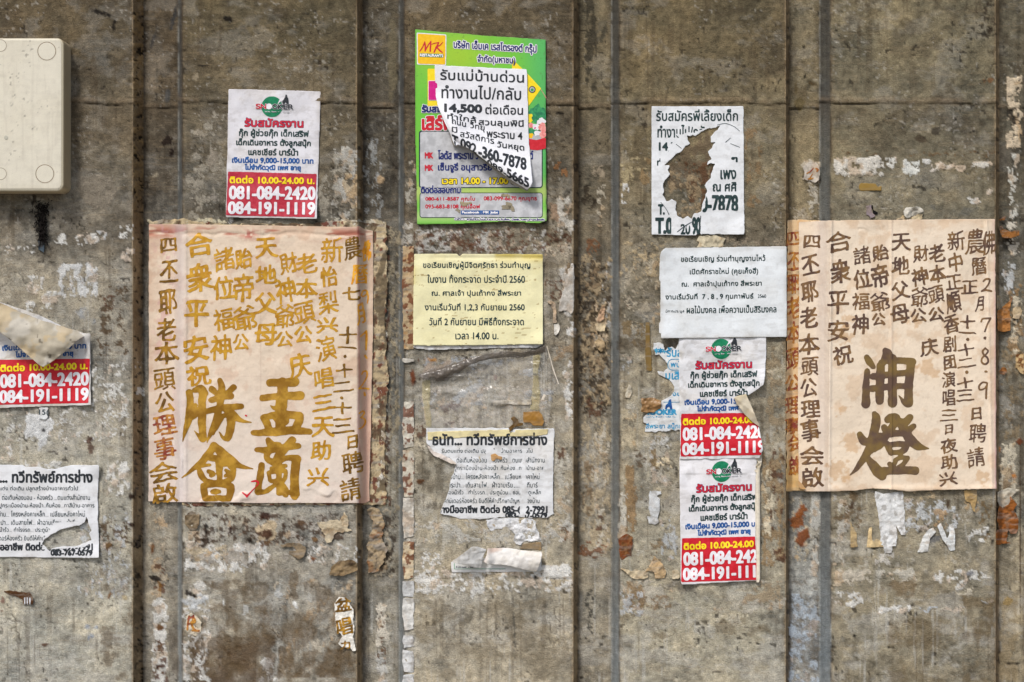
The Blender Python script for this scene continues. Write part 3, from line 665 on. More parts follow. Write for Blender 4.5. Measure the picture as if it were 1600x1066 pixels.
def field(polys, step, pad=3, holes=()):
    a = np.concatenate([np.asarray(p, float) for p in polys])
    x0, y0 = np.floor(a.min(0)) - pad; x1, y1 = np.ceil(a.max(0)) + pad
    nx, ny = int((x1 - x0) / step) + 1, int((y1 - y0) / step) + 1
    F = down(raster(polys, x0, y0, nx, ny, step, 4), 4)
    if len(holes):
        F = np.minimum(F, 1 - down(raster(list(holes), x0, y0, nx, ny, step, 4), 4))
    return F, x0, y0

def sheet(root, name, polys, hfun, cfun, mat, step=1.5, holes=(), thick=1.2, back=None, label=None):
    """a paper of real thickness: front by marching squares, edge skirt, optional separate back"""
    F, x0, y0 = field(polys, step, 3, holes)
    p, faces = iso(F, x0, y0, step)
    if not len(p): return None
    h = hfun(p[:, 0], p[:, 1]); co = W3(p[:, 0], p[:, 1], h)
    col = cfun(p[:, 0], p[:, 1])
    n = len(p)
    e = skirt(faces, n)
    co2 = W3(p[:, 0], p[:, 1], h - thick)
    if back is not None:
        allf = faces + [f[:, ::-1] + n for f in faces]
        col2 = np.broadcast_to(lin(back), col.shape) * (1 + (vn(p[:, 0], p[:, 1], 6, 5) - .5) * .1)[:, None]
    else:
        allf = list(faces); col2 = col * .9
    allf.append(np.stack([e[:, 1], e[:, 0], e[:, 0] + n, e[:, 1] + n], 1))
    ob = make_mesh(name, np.concatenate([co, co2]), allf, mat, root, np.concatenate([col, col2]), True,
                   np.array(root.location) if root is not None else W3(p[:, 0].mean(), p[:, 1].max(), 0.))
    if label: ob['label'] = label
    return ob

# glyph outlines out of Blender's built-in font
_gc = {}
def outline(s, kern=1.0):
    if (s, kern) in _gc: return _gc[(s, kern)]
    c = bpy.data.curves.new('t', 'FONT'); c.body = s; c.size = 1; c.resolution_u = 5; c.space_character = kern
    o = bpy.data.objects.new('t', c); COL.objects.link(o)
    dg = bpy.context.evaluated_depsgraph_get()
    cu = o.evaluated_get(dg).to_curve(dg)
    polys = []
    for sp in cu.splines:
        bp = sp.bezier_points; n = len(bp)
        if n < 2: continue
        pts = []
        for i in range(n):
            a, b = bp[i], bp[(i + 1) % n]
            p0, p1, p2, p3 = [np.array(v[:2]) for v in (a.co, a.handle_right, b.handle_left, b.co)]
            line = np.allclose(np.cross(p1 - p0, p3 - p0), 0, atol=1e-5) and np.allclose(np.cross(p2 - p0, p3 - p0), 0, atol=1e-5)
            t = (np.arange(1 if line else 6) / (1. if line else 6.))[:, None]
            pts.append((1 - t) ** 3 * p0 + 3 * (1 - t) ** 2 * t * p1 + 3 * (1 - t) * t * t * p2 + t ** 3 * p3)
        q = np.concatenate(pts); q[:, 1] *= -1
        polys.append(q)
    COL.objects.unlink(o); bpy.data.objects.remove(o); bpy.data.curves.remove(c)
    _gc[(s, kern)] = polys
    return polys

def fit(polys, x0, y0, x1, y1, slope=0., bend=0., lean=0.):
    a = np.concatenate(polys); mn, mx = a.min(0), a.max(0)
    out = []
    for p in polys:
        u = (p[:, 0] - mn[0]) / max(mx[0] - mn[0], 1e-6); v = (p[:, 1] - mn[1]) / max(mx[1] - mn[1], 1e-6)
        x = x0 + u * (x1 - x0) + (0.5 - v) * lean * (y1 - y0)
        y = y0 + v * (y1 - y0) + slope * (x - (x0 + x1) / 2) + bend * ((u - .5) ** 2 - .08) * (x1 - x0)
        out.append(np.stack([x, y], 1))
    return out

def ink(root, name, polys, mat, hfun, bold=0, step=.5, ss=4, off=.35, soft=1, clip=None, noclip=None, wear=0, th=.5, warp=0, vary=0, seed=1, lay=0, h=None):
    """printed shapes as a thin film following the sheet. bold and hollow edges in pixels of the photograph"""
    if not polys: return None
    a = np.concatenate(polys); mn, mx = a.min(0), a.max(0)
    pad = 2 + (bold if np.isscalar(bold) else max(bold)) * 2
    x0, y0 = mn - pad; x1, y1 = mx + pad
    nx, ny = int((x1 - x0) / step) + 2, int((y1 - y0) / step) + 2
    Cc = raster(polys, x0, y0, nx, ny, step, ss)
    if np.isscalar(bold): bold = (bold, bold)
    r = (int(round(bold[0] * ss / step)), int(round(bold[1] * ss / step)))
    if max(r) > 0: Cc = dilate(Cc, r)
    F = blur(down(Cc, ss), soft)
    gxx, gyy = np.meshgrid(x0 + np.arange(nx) * step, y0 + np.arange(ny) * step)
    if vary:
        F = F + vary * (vn(gxx, gyy, 7, 640 + seed) - .5) * (F > .02)
    if wear:
        F = F - wear * sst(fbm(gxx, gyy, 5, 600 + seed, 4), .5, .8)
    for c, inv in ((clip, False), (noclip, True)):
        if c is not None:
            G = blur(down(raster(c, x0, y0, nx, ny, step, 2), 2), 1)
            F = np.minimum(F, (1 - G) if inv else G)
    p, faces = iso(F, x0, y0, step, th)
    if not len(p): return None
    if warp:
        q = p.copy()
        p[:, 0] += (vn(q[:, 0], q[:, 1], 7, 650 + seed) - .5) * warp; p[:, 1] += (vn(q[:, 0], q[:, 1], 7, 651 + seed) - .5) * warp
    co = W3(p[:, 0], p[:, 1], hfun(p[:, 0], p[:, 1]) + off + lay * .22)
    return make_mesh(name, co, faces, M[mat], root, None, True, np.array(root.location))

def text(root, s, box, mat, hfun, bold=.35, slope=0, bend=0, name='lettering', halo=None, **kw):
    po = fit(outline(s), *box, slope=slope, bend=bend, lean=kw.pop('lean', 0))
    if halo:
        k2 = dict(kw); k2['lay'] = kw.get('lay', 0)
        ink(root, 'lettering_outline', po, halo[0], hfun, bold + halo[1], **k2)
        kw['lay'] = kw.get('lay', 0) + 1
    return ink(root, name, po, mat, hfun, bold, **kw)

def rect(x0, y0, x1, y1, r=0):
    if r <= 0: return np.array([(x0, y0), (x1, y0), (x1, y1), (x0, y1)], float)
    t = np.linspace(0, np.pi / 2, 5)
    o = []
    for cx, cy, a in ((x1 - r, y0 + r, -np.pi / 2), (x1 - r, y1 - r, 0), (x0 + r, y1 - r, np.pi / 2), (x0 + r, y0 + r, np.pi)):
        o.append(np.stack([cx + r * np.cos(t + a), cy + r * np.sin(t + a)], 1))
    return np.concatenate(o)

def circle(cx, cy, r, ry=None):
    t = np.linspace(0, 2 * np.pi, 40)[:-1]
    return np.stack([cx + r * np.cos(t), cy + (ry or r) * np.sin(t)], 1)

def strokes(st, s=1., ox=0, oy=0):
    """brush strokes: lists of (x, y, radius) -> capsule polygons (filled by non-zero winding)"""
    out = []
    for k in st:
        p = np.array(k, float); n = len(p)
        if n > 2:                                 # Catmull-Rom
            q = np.vstack([2 * p[0] - p[1], p, 2 * p[-1] - p[-2]]); r = []
            for i in range(n - 1):
                t = np.linspace(0, 1, 9)[:-1, None]
                a, b, c, d = q[i:i + 4]
                r.append(.5 * ((2 * b) + (c - a) * t + (2 * a - 5 * b + 4 * c - d) * t ** 2 + (3 * b - a - 3 * c + d) * t ** 3))
            p = np.vstack(r + [p[-1:]])
        p[:, 0] = p[:, 0] / s + ox; p[:, 1] = p[:, 1] / s + oy; p[:, 2] = np.maximum(p[:, 2] / s, .15)
        for a, b in zip(p[:-1], p[1:]):
            d = b[:2] - a[:2]; L = math.hypot(*d)
            if L < 1e-6: continue
            an = math.atan2(d[1], d[0])
            t = np.linspace(np.pi / 2, 3 * np.pi / 2, 8) + an
            t2 = np.linspace(-np.pi / 2, np.pi / 2, 8) + an
            out.append(np.vstack([np.stack([a[0] + a[2] * np.cos(t), a[1] + a[2] * np.sin(t)], 1), np.stack([b[0] + b[2] * np.cos(t2), b[1] + b[2] * np.sin(t2)], 1)]))
    return out

def wrinkle(seed, amp=.9, sc=60, base=2.2, prof=True, corners=()):
    def h(x, y):
        v = base + amp * ((fbm(x, y, sc, seed, 3) - .5) * 2.2 + (vn(x, y, 17, seed + 3) - .5) * .35)
        v = np.maximum(v, 1.0)
        for cx, cy, a, rr in corners:
            v = v + a * np.exp(-((x - cx) ** 2 + (y - cy) ** 2) / rr ** 2)
        return v + (paper_profile(np.asarray(x, float)) if prof else 0)
    return h

def tone(rgb, seed, mott=.04, stain=.2, stain_rgb=(206, 186, 140), sc=40, dirt=.15, edge=None):
    def c(x, y):
        b = np.broadcast_to(lin(rgb), x.shape + (3,)) * (1 + (fbm(x, y, sc, seed, 4) - .5) * 2 * mott)[:, None]
        b = mix(b, lin(stain_rgb), sst(fbm(x, y, sc * .8, seed + 5, 5), .52, .85) * stain)
        b = mix(b, lin((120, 110, 96)), sst(fbm(x, y, 8, seed + 9, 4), .62, .8) * dirt)
        b = mix(b, lin((150, 144, 136)), sst(fbm(x, y, 26, seed + 31, 5, sy=5), .62, .8) * dirt)
        if edge:
            x0, y0, x1, y1 = edge
            d = np.minimum(np.minimum(x - x0, x1 - x), np.minimum(y - y0, y1 - y)) + (vn(x, y, 12, seed + 11) - .5) * 8
            b = mix(b, lin((170, 160, 146)), np.exp(-np.clip(d, 0, None) / 3.5) * .35)
        return b
    return c

# ---------------------------------------------------------------- 1. cream cover box at the left edge
boxt = thing('cable_box_cover', 'cream plastic junction box cover with round screw caps at the left edge', 'junction box', 41, 302)
bo = np.array(boxt.location)
def pl(px, py, h): return np.array([(px - 800) * S, -h * S, HZ + (533 - py) * S])
def rounded_box(x0, y0, x1, y1, h0, h1, r, e, n=8):
    rings = []
    for k in range(5):
        if k == 0: hh, ins = h0, 0.
        else:
            t = (k - 1) / 3 * math.pi / 2
            hh, ins = h1 - e + e * math.sin(t), e * (1 - math.cos(t))
        ring = []
        for cx, cy, a in ((x1 - r, y0 + r, -math.pi / 2), (x1 - r, y1 - r, 0), (x0 + r, y1 - r, math.pi / 2), (x0 + r, y0 + r, math.pi)):
            for q in range(n):
                tt = a + q / (n - 1) * math.pi / 2
                ring.append((cx + (r - ins) * math.cos(tt), cy + (r - ins) * math.sin(tt), hh))
        rings.append(ring)
    return rings
rings = rounded_box(-29, 67, 111, 303, -1, 36, 11, 3.5)
m = len(rings[0]); verts = [pl(*p) for r in rings for p in r]; fq = []
for k in range(len(rings) - 1):
    for q in range(m):
        a, b = k * m + q, k * m + (q + 1) % m
        fq.append((a, b, b + m, a + m))
ft = []
V = np.array(verts)
vx = V[:, 0] / S + 800; vy = 533 - (V[:, 2] - HZ) / S; vh = -V[:, 1] / S
cb = np.broadcast_to(lin((218, 213, 194)), (len(V), 3)) * (1 + (fbm(vx, vy, 40, 3001, 4) - .5) * .10)[:, None]
cb = mix(cb, lin((176, 170, 150)), sst(fbm(vx, vy, 10, 3002, 4, sy=14), .58, .8) * .5)
cb = mix(cb, lin((92, 84, 70)), sst(vn(vx, vy, 4, 3003), .90, .96) * .55)
cb = mix(cb, lin((196, 184, 150)), np.exp(-np.clip(108 - vx, 0, 50) / 6) * .6)
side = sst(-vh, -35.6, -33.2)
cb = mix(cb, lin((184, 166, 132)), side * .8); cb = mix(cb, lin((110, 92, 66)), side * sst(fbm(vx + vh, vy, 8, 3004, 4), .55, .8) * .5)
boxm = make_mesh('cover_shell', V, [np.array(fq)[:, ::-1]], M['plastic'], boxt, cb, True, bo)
kf = D / (D - 36.)
def box_c(x, y):
    b = tone((221, 216, 199), 3011, .03, .12, (196, 186, 158), 60, dirt=.07)(x, y)
    b = mix(b, lin((150, 138, 110)), np.clip(np.exp(-np.abs(x - 101) / 3) + np.exp(-np.abs(y - 62) / 2) * .6 + np.exp(-np.abs(y - 297) / 4) * .6, 0, 1) * (.2 + .35 * vn(x, y, 9, 3012)))
    b = mix(b, lin((96, 88, 76)), sst(vn(x, y, 3, 3013) * .7 + vn(x, y, 24, 3014) * .3, .80, .86) * .6)
    b = mix(b, lin((150, 140, 124)), sst(fbm(x, y, 5, 3015, 3, sy=70), .66, .84) * .12)
    for (sx, sy_, sc_) in ((22, 150, 5), (18, 163, 4), (50, 200, 5), (56, 200, 4)):
        b = mix(b, lin((92, 88, 80)), np.exp(-((x - sx) ** 2 + (y - sy_) ** 2 * .5) / sc_) * sst(vn(x, y, 2.5, 3016), .4, .7))
    return b
fp = rect(-29 + 3.5, 67 + 3.5, 111 - 3.5, 303 - 3.5, 7.5)
fp = np.stack([800 + (fp[:, 0] - 800) * kf, 533 + (fp[:, 1] - 533) * kf], 1)
sheet(boxt, 'cover_face', [fp], lambda x, y: 36.05 + 0 * x, box_c, M['plastic'], step=1.5, thick=1.0)
def disc(root, name, cx, cy, r, h, ring, mat, col, o):
    """round cap: flat disc, groove ring and a slightly raised rim"""
    vs, fs = [], []
    prof_ = [(r * 1.05, 0), (r * 1.03, .2), (r * .99, .22), (r * .97, .1), (r * .92, .1), (r * .90, .22), (r * .3, .22)]
    if not ring: prof_ = [(r, -.6), (r * .96, .5), (r * .4, .6)]
    K = 40
    for rr, z in prof_:
        for k in range(K):
            t = 2 * math.pi * k / K
            vs.append(pl(cx + rr * math.cos(t), cy + rr * math.sin(t), h + z))
    for j in range(len(prof_) - 1):
        for k in range(K):
            a, b = j * K + k, j * K + (k + 1) % K
            fs.append((a + K, b + K, b, a))
    vs.append(pl(cx, cy, h + prof_[-1][1])); c = len(vs) - 1
    j = len(prof_) - 1
    tr = [(c, j * K + (k + 1) % K, j * K + k) for k in range(K)]
    cc = np.tile(lin(col), (len(vs), 1))
    if ring:
        for j in (3, 4): cc[j * K:(j + 1) * K] = lin((120, 100, 74))
        cc[0:K] = lin((150, 132, 100))
    return make_mesh(name, np.array(vs), [np.array(fs), np.array(tr)], mat, root, cc, False, o)
disc(boxt, 'screw_cap', 85, 87.5, 14.6, 36, True, M['plastic'], (220, 215, 198), bo)
disc(boxt, 'screw_cap', 82, 276, 14.6, 36, True, M['plastic'], (219, 214, 197), bo)
disc(boxt, 'screw_cap', 14, 79, 9.5, 36, True, M['plastic'], (220, 215, 198), bo)
disc(boxt, 'screw_cap', 14, 276, 9.5, 36, True, M['plastic'], (220, 215, 198), bo)
disc(boxt, 'button', 22.5, 220.5, 3.2, 36, False, M['plastic'], (186, 184, 170), bo)

# ---------------------------------------------------------------- 2. snooker hall job posters (one design, four copies)
def snooker(root, tl, tr, br, bl, hf, clip=None, noclip=None, red='red', rows=(0, 1), wear=0, seed=1):
    tl, tr, br, bl = [np.array(v, float) for v in (tl, tr, br, bl)]
    def mp(polys):
        out = []
        for p in polys:
            u = ((p[:, 0] - 108) / 637.)[:, None]; v = ((p[:, 1] - 92) / 896.)[:, None]
            out.append((tl * (1 - u) + tr * u) * (1 - v) + (bl * (1 - u) + br * u) * v)
        return out
    kw = dict(clip=clip, noclip=noclip, wear=wear, seed=seed)
    def T(s, box, mat, bold, **k):
        po = mp(fit(outline(s), *box, lean=k.pop('lean', 0)))
        h = k.pop('halo', None)
        if h: ink(root, 'lettering_outline', po, h[0], hf, bold + h[1], lay=k.get('lay', 0), **kw); k['lay'] = k.get('lay', 0) + 1
        ink(root, 'lettering', po, mat, hf, bold, **k, **kw)
    if rows[0] < .3:
        ink(root, 'green_disc', mp([circle(420, 210, 73)]), 'green', hf, **kw)
        ink(root, 'cue_wedge', mp([np.array([(452, 200), (478, 150), (505, 138), (512, 152), (470, 180)], float)]), 'white', hf, lay=1, **kw)
        ink(root, 'player_figure', mp([np.array([(492, 175), (505, 150), (512, 140), (514, 124), (522, 126), (524, 140), (532, 150), (534, 180), (538, 215), (526, 215), (521, 185), (512, 170), (503, 200), (497, 214), (488, 214), (496, 190)], float)]), 'black', hf, bold=.25, lay=2, **kw)
        for s, x0, x1 in (('S', 308, 340), ('N', 343, 380), ('O', 424, 458), ('K', 462, 494), ('E', 500, 528), ('R', 534, 568)):
            po = mp(fit(outline(s), x0, 192, x1, 225))
            ink(root, 'lettering_outline', po, 'white', hf, .75, lay=2, **kw)
            ink(root, 'lettering', po, 'redtext' if s in 'SN' else 'black', hf, .42, lay=3, **kw)
        ink(root, 'ball', mp([circle(400, 208, 21)]), 'white', hf, lay=3, **kw)
        T('ใบปาญ สี่แยกบางรัก นอกคลับ กม.', (370, 236, 570, 252), 'grey', .12, lay=3)
        T('รับสมัครงาน', (234, 292, 638, 350), 'redtext', .6, halo=('navy', .35))
        T('กุ๊ก ผู้ช่วยกุ๊ก เด็กเสริฟ', (195, 366, 677, 430), 'green_black', .5)
        T('เด็กเดินอาหาร ตั้งลูกสนุ๊ก', (177, 434, 692, 494), 'green_black', .5)
        T('แคชเชียร์ บาร์น้ำ', (262, 498, 605, 548), 'green_black', .5)
    T('เงินเดือน 9,000-15,000 บาท', (150, 562, 712, 608), 'blue', .45)
    T('ไม่จำกัดวุฒิ เพศ อายุ', (238, 610, 625, 662), 'blue', .45)
    ink(root, 'red_block', mp([np.array([(122, 664), (738, 674), (728, 978), (112, 969)], float)]), red, hf, soft=1, step=1.0, **kw)
    T('ติดต่อ 10.00-24.00 น.', (136, 692, 722, 744), 'yellow', .65, lay=2)
    T('081-084-2420', (135, 766, 727, 854), 'white', (1.08, .75), lay=2)
    T('084-191-1119', (130, 875, 726, 957), 'white', (1.08, .75), lay=2)

def quad(tl, tr, br, bl, n=14, seed=0, amp=.35):
    p = [np.array(v, float) for v in (tl, tr, br, bl)]
    return tear(p, amp, 3100 + seed, 3, 14)

# upper left
r = thing('job_poster', 'complete snooker hall job poster with faded red phone block, above the large pink poster', 'poster', 426, 342, 'snooker hall job posters')
cs = [(357, 139), (501, 143), (495, 342), (353, 340)]
hf = wrinkle(301, 1.8, 50, 3.4, corners=((495, 342, 9, 26), (353, 341, 4, 18)))
sheet(r, 'sheet', [quad(*cs, seed=1)], hf, tone((222, 222, 228), 302, .03, .10, edge=(353, 139, 500, 342)), M['paper'], back=(200, 198, 192))
snooker(r, (355, 139), (498.5, 142), (495.5, 342), (352, 341), hf, red='oldred', wear=.12, seed=3)

# left edge, peeled
r = thing('job_poster', 'snooker hall job poster at the left edge, upper half peeled and curling down', 'poster', 70, 637, 'snooker hall job posters')
cs = [(-6, 470), (60, 492), (118, 520), (141, 521), (142, 633), (-5, 638)]
hf = wrinkle(311, 1.8, 45, 3.4, corners=((142, 633, 5, 18), (141, 521, 8, 16)))
sheet(r, 'sheet', [tear(cs, .5, 3120)], hf, tone((222, 222, 222), 312, .05, .25, dirt=.3, edge=(-20, 400, 142, 637)), M['paper'])
snooker(r, (-7, 431), (142, 428), (142, 632), (-5, 637), hf, rows=(.6, 1), seed=5, noclip=None)
def flap_h(x, y):          # a cone-shaped curl: rolled along its upper edge, point hanging down
    x = np.asarray(x, float); y = np.asarray(y, float)
    top = 470 + (x / 139.) ** .9 * 50 if False else 471 + np.clip(x + 6, 0, 200) * .36
    d = y - top
    roll = 17 * np.sqrt(np.clip(d / 14., 0, 1) * (2 - np.clip(d / 14., 0, 1)))
    return 4 + roll + 13 * np.sin(np.clip(d / 60., 0, 1) * 2.6) + (fbm(x, y, 30, 331, 3) - .5) * 7 - 12 * sst(x, 100, 139)
def flap_c(x, y):
    b = np.broadcast_to(lin((178, 170, 152)), x.shape + (3,)) * (1 + (fbm(x, y, 16, 332, 4, sy=9) - .5) * .28)[:, None]
    b = mix(b, lin((206, 202, 192)), sst(fbm(x, y, 30, 333, 3), .5, .7) * .6)
    b = mix(b, lin((70, 60, 48)), sst(vn(x, y, 4, 334) * .6 + vn(x, y, 16, 335) * .4, .76, .84) * .7)
    return mix(b, lin((196, 172, 128)), sst(fbm(x, y, 24, 336, 4), .58, .75) * .5)
sheet(r, 'peeled_flap', [tear([(-60, 448), (-6, 470), (30, 487), (70, 502), (110, 514), (133, 519), (139, 522), (124, 530), (104, 548), (84, 564), (68, 574), (62, 571), (44, 556), (24, 538), (0, 519), (-60, 470)], .5, 3130)], flap_h, flap_c, M['paper'], thick=.8, back=(214, 214, 216), label='grey brown back of the peeled paper, curled to a point')

# right, upper copy
r = thing('job_poster', 'snooker hall job poster right under the white notice, with a folded corner over its print', 'poster', 1128, 716, 'snooker hall job posters')
P1 = [(1060.5, 520), (1197, 520), (1197, 560), (1194, 600), (1188, 605), (1180, 611), (1168, 618), (1160, 628), (1172, 648), (1186, 668), (1190, 690), (1192, 702), (1187, 716), (1063, 718)]
hf1 = wrinkle(321, 1.9, 40, 3.6, corners=((1196, 600, 10, 24), (1188, 700, 9, 24)))
sheet(r, 'sheet', [tear(P1, .7, 3140)], hf1, tone((224, 226, 230), 322, .04, .16, dirt=.25), M['paper'])
snooker(r, (1059, 521), (1197, 518), (1199, 713), (1062.5, 718), hf1, clip=[np.array(P1)], wear=.16, seed=7)
def fl_h(x, y): return 4 + 9 * np.clip(1 - np.abs((x - 1146) * .72 - (y - 620) * .9) / 22, 0, 1) + (fbm(x, y, 14, 341, 2) - .5) * 3
sheet(r, 'folded_corner', [tear([(1146, 622), (1150, 620), (1166, 616), (1172, 630), (1180, 648), (1187, 667), (1176, 660), (1164, 648), (1152, 632)], .6, 3150)], fl_h, tone((214, 204, 182), 342, .06, .4), M['paper'], step=1.2, thick=.8, back=(210, 205, 190), label='cream back of the corner folded down across the words')
sheet(r, 'folded_corner', [tear([(1183, 704), (1190, 702), (1191, 716), (1186, 740), (1180, 738), (1178, 734), (1184, 722), (1176, 708), (1180, 702)], .8, 3151)], lambda x, y: 5 + (fbm(x, y, 8, 345, 3) - .5) * 6, tone((206, 200, 186), 346, .08, .4), M['paper'], step=1.2, thick=.8, back=(200, 195, 180), label='crumpled scrap of its lower right corner')

# right, lower copy
r = thing('job_poster', 'lowest snooker hall job poster, its right edge rolled into a narrow cream strip', 'poster', 1124, 914, 'snooker hall job posters')
P2 = [(1061.5, 714), (1183, 714), (1181, 760), (1180.5, 830), (1184, 905), (1184, 907), (1066, 914), (1064, 911)]
hf2 = wrinkle(351, 1.9, 50, 3.4, corners=((1064, 912, 5, 20),))
sheet(r, 'sheet', [tear(P2, .35, 3160)], hf2, tone((230, 230, 234), 352, .03, .05), M['paper'])
snooker(r, (1061, 713), (1196, 708), (1199, 908), (1063.5, 914), hf2, clip=[np.array(P2) - [1, 0]], seed=9)
def roll_h(x, y):
    t = np.clip((x - (1179.5 + (y - 700) * .010)) / 8.5, 0, 1)
    return 3 + 5 * np.sqrt(np.clip(4 * t * (1 - t), 0, 1)) + (vn(x * 0, y, 30, 361) - .5)
sheet(r, 'rolled_edge', [tear([(1181, 744), (1184, 726), (1187, 735), (1188, 760), (1187.5, 905), (1186, 910), (1182, 910), (1178, 880), (1179, 820), (1180, 770)], .4, 3161)], roll_h, tone((226, 218, 200), 362, .05, .3), M['paper'], step=1.0, thick=1, back=(214, 206, 190))

# ---------------------------------------------------------------- 3. green restaurant board and the notice over it
r = thing('restaurant_board', 'bright green restaurant hiring board with yellow logo square, behind a curling white notice', 'sign board', 751, 350)
BP = [(648.5, 46), (700, 51), (760, 56), (852.5, 62), (853, 200), (854, 345), (842, 349), (790, 346), (720, 350), (652, 351), (649, 200)]
def bh(x, y): return 5.0 + (fbm(x, y, 120, 371, 2) - .5) * 1.6 + 4.0 * sst(y, 300, 350) * sst(x, 760, 850)
def bc(x, y):
    b = np.broadcast_to(lin((112, 198, 62)), x.shape + (3,)).copy()
    b = mix(b, lin((160, 204, 50)), np.exp(-(((x - 715) / 50) ** 2 + ((y - 88) / 40) ** 2)))
    b = mix(b, lin((86, 184, 96)), sst(x, 800, 850) * (1 - sst(y, 240, 330)))
    b = mix(b, lin((190, 206, 118)), np.exp(-((y - 300) / 14) ** 2) * .8)
    b = mix(b, lin((206, 214, 158)), np.exp(-((y - 338) / 9) ** 2) * .5)
    b = mix(b, lin((84, 110, 60)), sst(vn(x, y, 3, 372), .88, .95) * .4)
    d = np.minimum(np.minimum(x - 648.5, 853 - x), np.minimum(y - 46 - (x - 648) * .078, 350 - y))
    return mix(b, lin((66, 96, 54)), np.exp(-np.clip(d, 0, None) / 1.2) * .5)
sheet(r, 'board', [tear(BP, .35, 3170, 3, 6)], bh, bc, M['board'], thick=4.5, back=(90, 160, 60))
kb = dict(hfun=bh)
def BT(s, box, mat, bold, **k): text(r, s, box, mat, bh, bold, **k)
ink(r, 'logo_border', [np.array([(651, 51), (697.5, 54), (697, 102.5), (651.5, 101)], float)], 'white', bh, step=1)
ink(r, 'logo_square', [np.array([(652.6, 52.6), (696, 55.4), (695.6, 101), (653, 99.6)], float)], 'amber', bh, lay=1, step=1)
ink(r, 'logo', strokes([[(106, 268, 5), (135, 225, 6), (158, 170, 5)], [(158, 168, 5), (163, 215, 8), (160, 262, 6)], [(160, 268, 5), (190, 210, 6), (222, 162, 5)], [(222, 162, 5), (217, 215, 8), (214, 270, 7)],
    [(232, 196, 4), (255, 186, 5), (303, 176, 5)], [(303, 176, 6), (280, 225, 8), (254, 278, 7)], [(346, 174, 4), (312, 208, 6), (270, 226, 5)], [(280, 222, 6), (306, 252, 8), (340, 282, 6)]], 6.66, 640, 40), 'red', bh, lay=2)
ink(r, 'logo_strip', [np.array([(655.6, 83.4), (692.8, 84.6), (692.8, 90), (655.6, 89)], float)], 'green', bh, lay=2)
BT('RESTAURANTS', (656.4, 84.6, 692.2, 88.8), 'white', .2, lay=3, slope=.03)
BT('บริษัท เอ็มเค เรสโตรองต์ กรุ๊ป', (709, 65.5, 838, 82.5), 'navy', .42, halo=('white', 1.0), slope=.06)
BT('จำกัด(มหาชน)', (746, 87, 805, 101), 'navy', .42, halo=('white', 1.0), slope=.05)
ink(r, 'yellow_panel', [rect(668, 107.5, 690, 166)], 'yellow', bh, step=1)
BT('1', (671, 128, 682, 155), 'magenta', 1.2, halo=('white', .8), lay=2)
BT('รับสมัคร', (659.5, 164, 706, 175.5), 'navy', .8, halo=('white', .7), lay=1, clip=[rect(640, 150, 690, 190)])
BT('เสิร์ฟ', (660, 181, 708, 203), 'red', 1.1, halo=('white', .9), lay=1)
PB = rect(654.5, 204, 848, 294, 4)
ink(r, 'panel_border', [PB], 'green_black', bh, step=1)
ink(r, 'panel', [rect(656.5, 206, 846.5, 292.5, 3)], 'grey', bh, lay=1, step=1)
PB = rect(655.5, 301, 848, 340.5, 4)
ink(r, 'panel_border', [PB], 'green_black', bh, step=1)
ink(r, 'panel', [rect(656.7, 302.2, 847, 339.4, 3)], 'grey', bh, lay=1, step=1)
BT('MK', (664, 238.5, 676.5, 247.5), 'redtext', .5, lay=2)
BT('โลตัส พระราม 3 บางนา เซ็นทรัลเวสต์', (684.6, 234.5, 833, 249), 'navy', .45, lay=2)
BT('MK', (664, 258, 676.5, 267), 'redtext', .5, lay=2)
BT('เซ็นจูรี่ อนุสาวรีย์', (684.6, 254.5, 769, 270), 'navy', .45, lay=2)
BT('เวลา 14.00 - 17.00 น.', (691, 278, 809, 287.5), 'yellow', .45, halo=('black', .9), lay=2)
BT('ติดต่อสอบถาม', (658, 290, 719.5, 302), 'navy', .5, halo=('grey', .8), lay=2)
BT('080-611-8587 คุณโบ', (664.7, 307, 742, 315.5), 'redtext', .3, lay=2)
BT('083-099-6670 คุณยุทธ', (756, 307, 839, 315.5), 'redtext', .3, lay=2)
BT('095-683-8108 คุณอ๊อฟ', (664.7, 318.5, 750, 328), 'redtext', .3, lay=2)
ink(r, 'blue_strip', [rect(720, 329, 780, 335.5, 1)], 'blue', bh, lay=2)
BT('Facebook : MK Jobs', (722, 330, 778, 334.8), 'white', .22, lay=3)
BT('สวัสดิการ : ชุดพนักงาน โบนัส ค่าอาหาร ประกันสังคม เบี้ยขยัน กองทุนสำรองเลี้ยงชีพ', (710, 340.5, 851, 345.5), 'navy', .16, lay=2, halo=('white', .5), slope=.01)
ink(r, 'price_tag', [np.array([(800, 92), (826, 117), (845.5, 138.5), (826, 166), (800, 166)], float)], 'yellow', bh, lay=0, step=1)
ink(r, 'tag_ring', [circle(831.5, 140, 5.4)], 'green_black', bh, lay=1)
ink(r, 'tag_ring', [circle(831.5, 140, 4)], 'grey', bh, lay=2)
ink(r, 'tag_ring', [circle(831.5, 140.6, 2.4)], 'leaf', bh, lay=3)
for k in range(9):
    ink(r, 'cord_print', [circle(846 + k * .9, 141 + k * 1.5, .8)], 'pink', bh)
